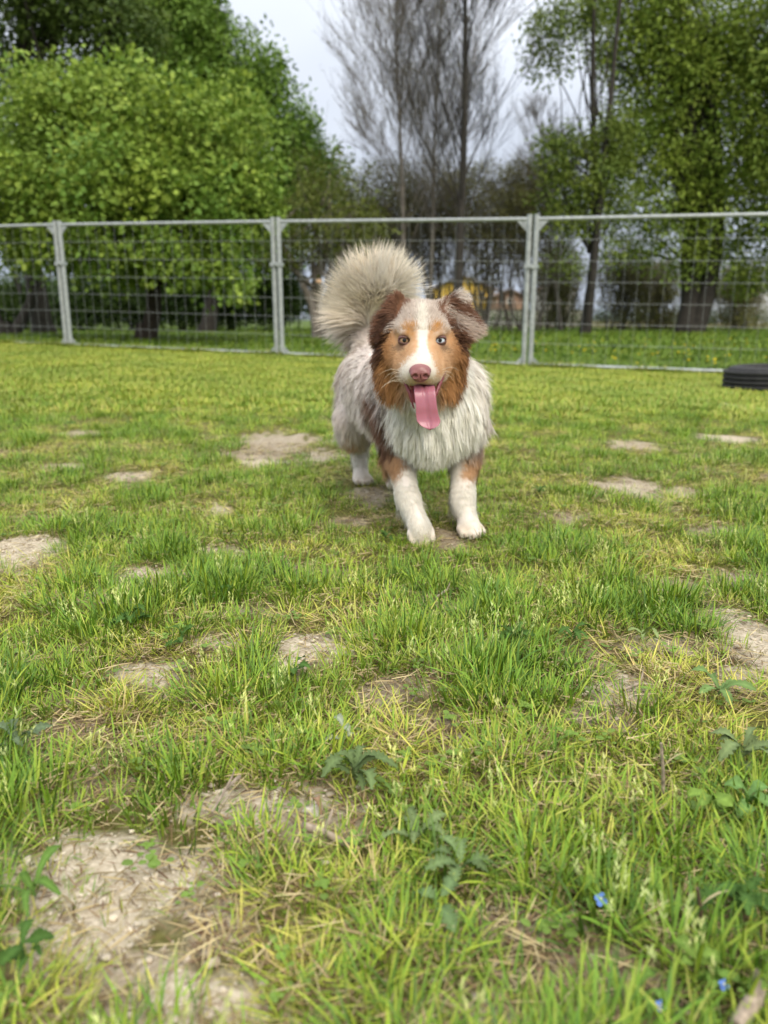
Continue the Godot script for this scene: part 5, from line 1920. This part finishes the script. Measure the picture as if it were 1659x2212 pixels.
# ---- weeds, twigs and flowers in the lawn --------------------------------------------------------------------------------
func toothed_leaf(len: float, wide: float, teeth: float, arch: float, c: Color, sd: int) -> ArrayMesh:
	# a lobed leaf with a raised midrib, arching away from the rosette
	var s := Shape.new()
	var n := 16
	var r := RandomNumberGenerator.new()
	r.seed = sd
	var wob := r.randf() * 6.0
	for k in n + 1:
		var t := float(k) / n
		var w := wide * 0.5 * pow(sin(PI * clampf(t * 0.86 + 0.10, 0.0, 1.0)), 0.8) * lerpf(0.45, 1.15, t)
		w *= 1.0 + teeth * (0.6 if k % 2 == 0 else -0.6) + r.randf_range(-0.1, 0.1)
		w = maxf(w, 0.0014)
		var y := len * (arch * sin(PI * t * 0.8) - 0.25 * arch * t)
		var bend := 0.06 * len * sin(t * 2.5 + wob)
		for q in [-1.0, -0.5, 0.0, 0.5, 1.0]:
			s.v.append(Vector3(bend + q * w, y + absf(q) * w * (0.35 + 0.3 * sin(t * 9.0 + q * 2.0 + wob)), -t * len))
			var rib := 1.3 if q == 0.0 else 1.0
			var v := rib * r.randf_range(0.9, 1.1)
			s.c.append(Color(c.r * v, c.g * v, c.b * v))
	for k in n:
		for q in 4:
			var a := k * 5 + q
			s.i.append_array([a, a + 5, a + 1, a + 1, a + 5, a + 6])
	s.n = smooth_normals(s.v, s.i)
	if s.n[12].y < 0.0:
		for k in s.n.size():
			s.n[k] = -s.n[k]
	fix_winding(s)
	return s.mesh()


func build_weeds() -> void:
	rng.seed = 700
	var m := tinted("broad_leaves", 0.8, 0.35, 0.2)
	var dark := Color(0.075, 0.150, 0.035)
	var mid := Color(0.125, 0.215, 0.050)
	var dusty := Color(0.185, 0.250, 0.105)
	var fresh := Color(0.185, 0.290, 0.060)
	# pixel x, y, leaves, leaf length, width, toothed, tone, label
	var plants := [
		[765, 1700, 11, 0.068, 0.024, 0.5, Color(0.15, 0.215, 0.085), "large wilted dandelion plant beside the brown litter patch, its leaves greyish"],
		[745, 1610, 4, 0.034, 0.018, 0.25, Color(0.36, 0.41, 0.29), "small weed showing pale silvery leaf undersides above the wilted dandelion"],
		[640, 1475, 8, 0.050, 0.020, 0.40, dark, "upright dark toothed weed between two pale soil patches"],
		[285, 1360, 12, 0.065, 0.024, 0.50, dark, "dense dark green weed clump beside the pale soil patches"],
		[395, 1400, 6, 0.045, 0.018, 0.40, dark, "flat dark weed at the edge of the pale soil, next to the dense clump"],
		[1110, 1400, 12, 0.060, 0.022, 0.45, dark, "dense dark toothed weed clump in the open lawn before the dog"],
		[1235, 1400, 7, 0.045, 0.018, 0.40, dark, "smaller dark weed next to the dense toothed clump before the dog"],
		[1385, 1395, 3, 0.065, 0.022, 0.12, Color(0.26, 0.34, 0.13), "single pale upright plantain leaf in trampled grass"],
		[1545, 1515, 6, 0.070, 0.026, 0.30, Color(0.17, 0.27, 0.09), "tall grey green weed with a curved stalk beside bare soil"],
		[1600, 1660, 11, 0.065, 0.026, 0.35, dusty, "flat dusty rosette weed low in the deep grass"],
		[1530, 1770, 5, 0.045, 0.034, 0.06, fresh, "weed with smooth round fresh green leaves in the grass"],
		[1610, 1760, 5, 0.050, 0.034, 0.06, Color(0.17, 0.30, 0.09), "weed with smooth blue-green oval leaves above the yellow tangle"],
		[905, 1835, 6, 0.055, 0.020, 0.45, dusty, "dusty curled dandelion rosette beside the dry tangled grass"],
		[990, 1900, 7, 0.060, 0.022, 0.50, Color(0.15, 0.22, 0.09), "grey green lobed dandelion trailing towards a large crinkled leaf"],
		[950, 1985, 3, 0.060, 0.034, 0.35, Color(0.17, 0.26, 0.11), "single large crinkled grey green leaf lying in the grass"],
		[75, 1960, 5, 0.060, 0.016, 0.12, Color(0.13, 0.235, 0.05), "narrow leaved weed at the rim of the large pale soil patch"],
		[60, 2100, 7, 0.045, 0.022, 0.25, dark, "dark low weed beside the large pale soil patch"],
		[40, 1640, 8, 0.060, 0.020, 0.40, Color(0.13, 0.18, 0.10), "greyish dark weed in the brown litter near the lawn's edge"],
		[1590, 1990, 10, 0.060, 0.024, 0.50, dark, "dark toothed weed clump above the fallen stick"],
		[1500, 2120, 6, 0.035, 0.022, 0.15, fresh, "small bright green leafy weed near the tiny blue flowers"],
		[480, 1300, 6, 0.040, 0.016, 0.40, dark, "small dark weed behind the pale soil patch in thick grass"],
		[1165, 1075, 9, 0.050, 0.018, 0.45, dark, "dark weed clump in the lawn beside the dog's standing paw"],
		[150, 925, 6, 0.060, 0.02, 0.3, dark, "dark weed in the far bright lawn near the fence"],
		[835, 1175, 8, 0.045, 0.016, 0.45, dark, "dark weed in the grass just before the dog's raised paw"]]
	for q in plants:
		var at := ground_at(q[0], q[1])
		var p := thing("weed_plant", q[7], "plant", at, "broad leaved weeds in the lawn")
		var tone: Color = q[6]
		var shapes := []
		for k in 3:
			shapes.append(toothed_leaf(q[3] * rng.randf_range(0.45, 0.72), q[4] * 0.62, q[5] * 1.3, rng.randf_range(0.2, 0.5), tone * rng.randf_range(0.7, 0.95), rng.randi()))
		var turn := rng.randf() * TAU
		for k in q[2]:
			var b := Basis(Vector3.UP, turn + TAU * k / q[2] + rng.randf_range(-0.35, 0.35)) * Basis(Vector3.RIGHT, rng.randf_range(-0.15, 0.25)) * Basis(Vector3.BACK, rng.randf_range(-0.4, 0.4)) * Basis.from_scale(Vector3.ONE * rng.randf_range(0.75, 1.1))
			part("leaf", shapes[k % 3], m, p, Transform3D(b, Vector3(0, 0.008 + 0.02 * rng.randf(), 0)))
	# sticks
	var wood := bark_material("weathered_wood", Color(0.64, 0.52, 0.40), 71)
	wood.uv1_scale = Vector3(9, 9, 9)
	var sticks := [
		[[[655, 1795], [700, 1812], [740, 1826], [775, 1845]], 0.0040, 0.006, "thin weathered twig lying across the brown soil by the wilted dandelion"],
		[[[1585, 2250], [1620, 2200], [1650, 2165], [1672, 2130]], 0.0065, 0.012, "thick pale fallen stick lying in the grass by the tiny blue flowers"],
		[[[1345, 1505], [1380, 1494], [1410, 1490]], 0.0022, 0.010, "short dry stalk lying on the small pale soil patch"],
		[[[940, 1305], [965, 1290], [990, 1282]], 0.0026, 0.012, "short forked twig on the bare spot below the dog's raised paw"],
		[[[520, 1715], [490, 1748], [460, 1790]], 0.0020, 0.022, "dark dry stalk leaning over the brown soil patch"]]
	for q in sticks:
		var pts := PackedVector3Array()
		var radii := PackedFloat32Array()
		var first := ground_at(q[0][0][0], q[0][0][1])
		var n: int = q[0].size()
		for k in n:
			var g := ground_at(q[0][k][0], q[0][k][1])
			pts.append(g - first + Vector3(0, q[2] + 0.003 * sin(k * 2.1), 0))
			radii.append(q[1] * lerpf(1.0, 0.7, k / float(n - 1)) * rng.randf_range(0.9, 1.1))
		var t := thing("stick", q[3], "stick", first)
		var s := Shape.new()
		s.tube(pts, radii, 9)
		part("stem", s.mesh(), wood, t)
		var kn := Shape.new()
		var mid_p := pts[1]
		kn.tube(PackedVector3Array([mid_p, mid_p + Vector3(0.006, 0.010, -0.008), mid_p + Vector3(0.008, 0.016, -0.014)]), PackedFloat32Array([q[1] * 0.6, q[1] * 0.5, q[1] * 0.25]), 6)
		part("side_twig", kn.mesh(), wood, t)
	var stalks := [[1432, 1735, 0.075, "upright straw coloured dead stalk in the deep grass"], [1515, 2020, 0.05, "thin dark dead stalk standing in yellowed grass"]]
	for q in stalks:
		var t := thing("dead_stalk", q[3], "stalk", ground_at(q[0], q[1]))
		var s := Shape.new()
		s.tube(PackedVector3Array([Vector3.ZERO, Vector3(-0.003, q[2] * 0.5, 0), Vector3(-0.010, q[2], 0.004)]), PackedFloat32Array([0.0022, 0.0018, 0.0014]), 7)
		part("stem", s.mesh(), wood if q[2] > 0.06 else mat("dark_stalk", Color(0.10, 0.065, 0.04), 0.9), t)
		blade_leaf(t, Vector3(-0.003, q[2] * 0.6, 0))
	# a pale stone and a dry leaf beside it
	var st := thing("stone", "small pale stone on the brown soil beside the wilted dandelion", "stone", ground_at(672, 1758) + Vector3(0, 0.004, 0))
	part("stone", clod_mesh(), mat("pale_stone", Color(0.56, 0.52, 0.44), 0.9), st, Transform3D(Basis.from_scale(Vector3(0.011, 0.009, 0.010)), Vector3.ZERO))
	var dl := thing("dry_leaf", "curled brown dry leaf beside the small pale stone", "leaf", ground_at(692, 1772) + Vector3(0, 0.006, 0))
	part("blade", toothed_leaf(0.018, 0.009, 0.1, 0.9, Color(0.26, 0.17, 0.11), 77), m, dl, Transform3D(Basis(Vector3.UP, 0.4), Vector3.ZERO))
	# speedwell
	var flowers := [[1291, 1982, 0.0052, 0.022, "largest tiny blue speedwell flower with a pale centre above round leaves"], [1553, 2155, 0.0038, 0.016, "tiny blue speedwell flower beside the fallen stick"], [1419, 2200, 0.0038, 0.016, "tiny blue speedwell flower half hidden in the grass"]]
	var blue := mat("petal_blue", Color(0.13, 0.26, 0.72), 0.7)
	for q in flowers:
		var t := thing("speedwell_flower", q[4], "flower", ground_at(q[0], q[1]), "tiny blue speedwell flowers")
		var s := Shape.new()
		s.tube(PackedVector3Array([Vector3.ZERO, Vector3(0.002, q[3] * 0.5, 0.002), Vector3(0, q[3], 0.004)]), PackedFloat32Array([0.0008, 0.0007, 0.0006]), 5)
		part("stem", s.mesh(), mat("flower_stem", Color(0.14, 0.22, 0.05), 0.7), t)
		var face := Basis(Vector3.RIGHT, 0.95)
		for k in 4:
			var pm := Shape.new()
			var a := TAU * k / 4.0 + 0.4
			var big := 1.0 if k != 3 else 0.75
			for w in 9:
				var u := TAU * w / 9.0
				var local: Vector3 = Vector3(cos(a) * 0.62 + cos(u) * 0.52 * big, 0.10 + 0.12 * cos(u - a), sin(a) * 0.62 + sin(u) * 0.52 * big) * q[2]
				pm.v.append(face * local)
				pm.n.append(face * Vector3.UP)
				pm.c.append(Color.WHITE)
			for w in range(1, 8):
				pm.i.append_array([0, w, w + 1])
			fix_winding(pm)
			part("petal", pm.mesh(), blue, t, Transform3D(Basis.IDENTITY, Vector3(0, q[3] + 0.0004 * k, 0.004)))
		var cm := SphereMesh.new()
		cm.radius = q[2] * 0.26
		cm.height = q[2] * 0.36
		cm.radial_segments = 10
		cm.rings = 5
		part("centre", cm, mat("petal_white", Color(0.72, 0.74, 0.70), 0.7), t, Transform3D(face, Vector3(0, q[3] + 0.0014, 0.0046)))
		for k in 5:
			part("leaf", toothed_leaf(0.016, 0.010, 0.12, 0.4, Color(0.14, 0.24, 0.05), 80 + k), m, t, Transform3D(Basis(Vector3.UP, k * 1.3), Vector3(-0.004 * k + 0.006, 0.006 + 0.003 * k, -0.003 * k)))


func blade_leaf(t: Node3D, at: Vector3) -> void:
	var s := Shape.new()
	blade(s, at, Vector3(0.4, 0.8, 0.2).normalized(), 0.03, 0.004, 0.3, Color(0.50, 0.42, 0.24))
	fix_winding(s)
	part("dry_blade", s.mesh(), tinted("dead_blades", 0.85, 0.2, 0.3), t)


func _ready() -> void:
	rng.seed = 7
	for n in [noise_a, noise_b, noise_c]:
		n.noise_type = FastNoiseLite.TYPE_SIMPLEX_SMOOTH
		n.frequency = 0.05
	noise_a.seed = 3
	noise_b.seed = 11
	noise_c.seed = 23
	# camera: a phone held low, tilted down
	var cam := Camera3D.new()
	cam.name = "camera"
	add_child(cam)
	var lens := CameraAttributesPhysical.new()
	lens.frustum_focal_length = 26.3
	lens.frustum_focus_distance = 1.18
	lens.exposure_aperture = 4.2
	lens.frustum_near = 0.05
	lens.frustum_far = 900.0
	cam.attributes = lens
	cam.fov = 67.3
	cam.near = 0.05
	cam.far = 900.0
	cam.position = Vector3(0.0, EYE_HEIGHT, 0.0)
	cam.rotation = Vector3(-PITCH, 0.0, 0.0)
	cam.current = true
	# overcast sky: bright cloud, a little darker towards the horizon
	var we := WorldEnvironment.new()
	we.name = "world_environment"
	var env := Environment.new()
	env.background_mode = Environment.BG_SKY
	var sky := Sky.new()
	var sm := ProceduralSkyMaterial.new()
	sm.sky_top_color = Color(0.98, 0.985, 1.0)
	sm.sky_horizon_color = Color(0.495, 0.53, 0.585)
	sm.sky_curve = 1.1
	sm.ground_horizon_color = Color(0.55, 0.60, 0.62)
	sm.ground_bottom_color = Color(0.25, 0.28, 0.2)
	sm.sky_energy_multiplier = 1.0
	sm.sky_cover = cloud_cover()
	sm.sky_cover_modulate = Color(1, 1, 1)
	sky.sky_material = sm
	env.sky = sky
	env.tonemap_mode = Environment.TONE_MAPPER_LINEAR
	env.tonemap_exposure = 2.2
	env.sdfgi_enabled = true
	env.ssao_enabled = true
	env.ssil_enabled = true
	we.environment = env
	add_child(we)
	# the sun behind cloud: weak and very soft, from high behind the viewer's shoulder
	var sun := DirectionalLight3D.new()
	sun.name = "sun"
	sun.light_energy = 0.40
	sun.light_angular_distance = 35.0
	sun.light_color = Color(1.0, 0.965, 0.91)
	sun.shadow_enabled = true
	add_child(sun)
	sun.rotation_degrees = Vector3(-44.0, 20.0, 0.0)
	var t0 := Time.get_ticks_msec()
	place_patches()
	build_ground()
	print("ground ", Time.get_ticks_msec() - t0)
	build_fence()
	build_trees()
	print("trees ", Time.get_ticks_msec() - t0)
	build_far_things()
	build_tyre()
	rng.seed = 900
	build_grass()
	print("grass ", Time.get_ticks_msec() - t0)
	build_weeds()
	rng.seed = 7
	build_dog()
	print("dog ", Time.get_ticks_msec() - t0)


func cloud_cover() -> ImageTexture:
	# soft grey cloud texture all round the sky
	var w := 512
	var h := 256
	var n := FastNoiseLite.new()
	n.seed = 5
	n.noise_type = FastNoiseLite.TYPE_SIMPLEX_SMOOTH
	n.frequency = 1.0
	n.fractal_octaves = 5
	var im := Image.create(w, h, false, Image.FORMAT_RGBA8)
	for y in h:
		var up := (0.5 - (y + 0.5) / h) * PI
		for x in w:
			var a := TAU * x / w
			var d := Vector3(cos(a) * cos(up), sin(up) * 1.8, sin(a) * cos(up))
			var v := n.get_noise_3d(d.x * 1.6, d.y * 1.6, d.z * 1.6)
			var k := clampf(0.5 + 0.9 * v, 0.0, 1.0)
			im.set_pixel(x, y, Color(1, 1, 1, k * 0.13))
	return ImageTexture.create_from_image(im)
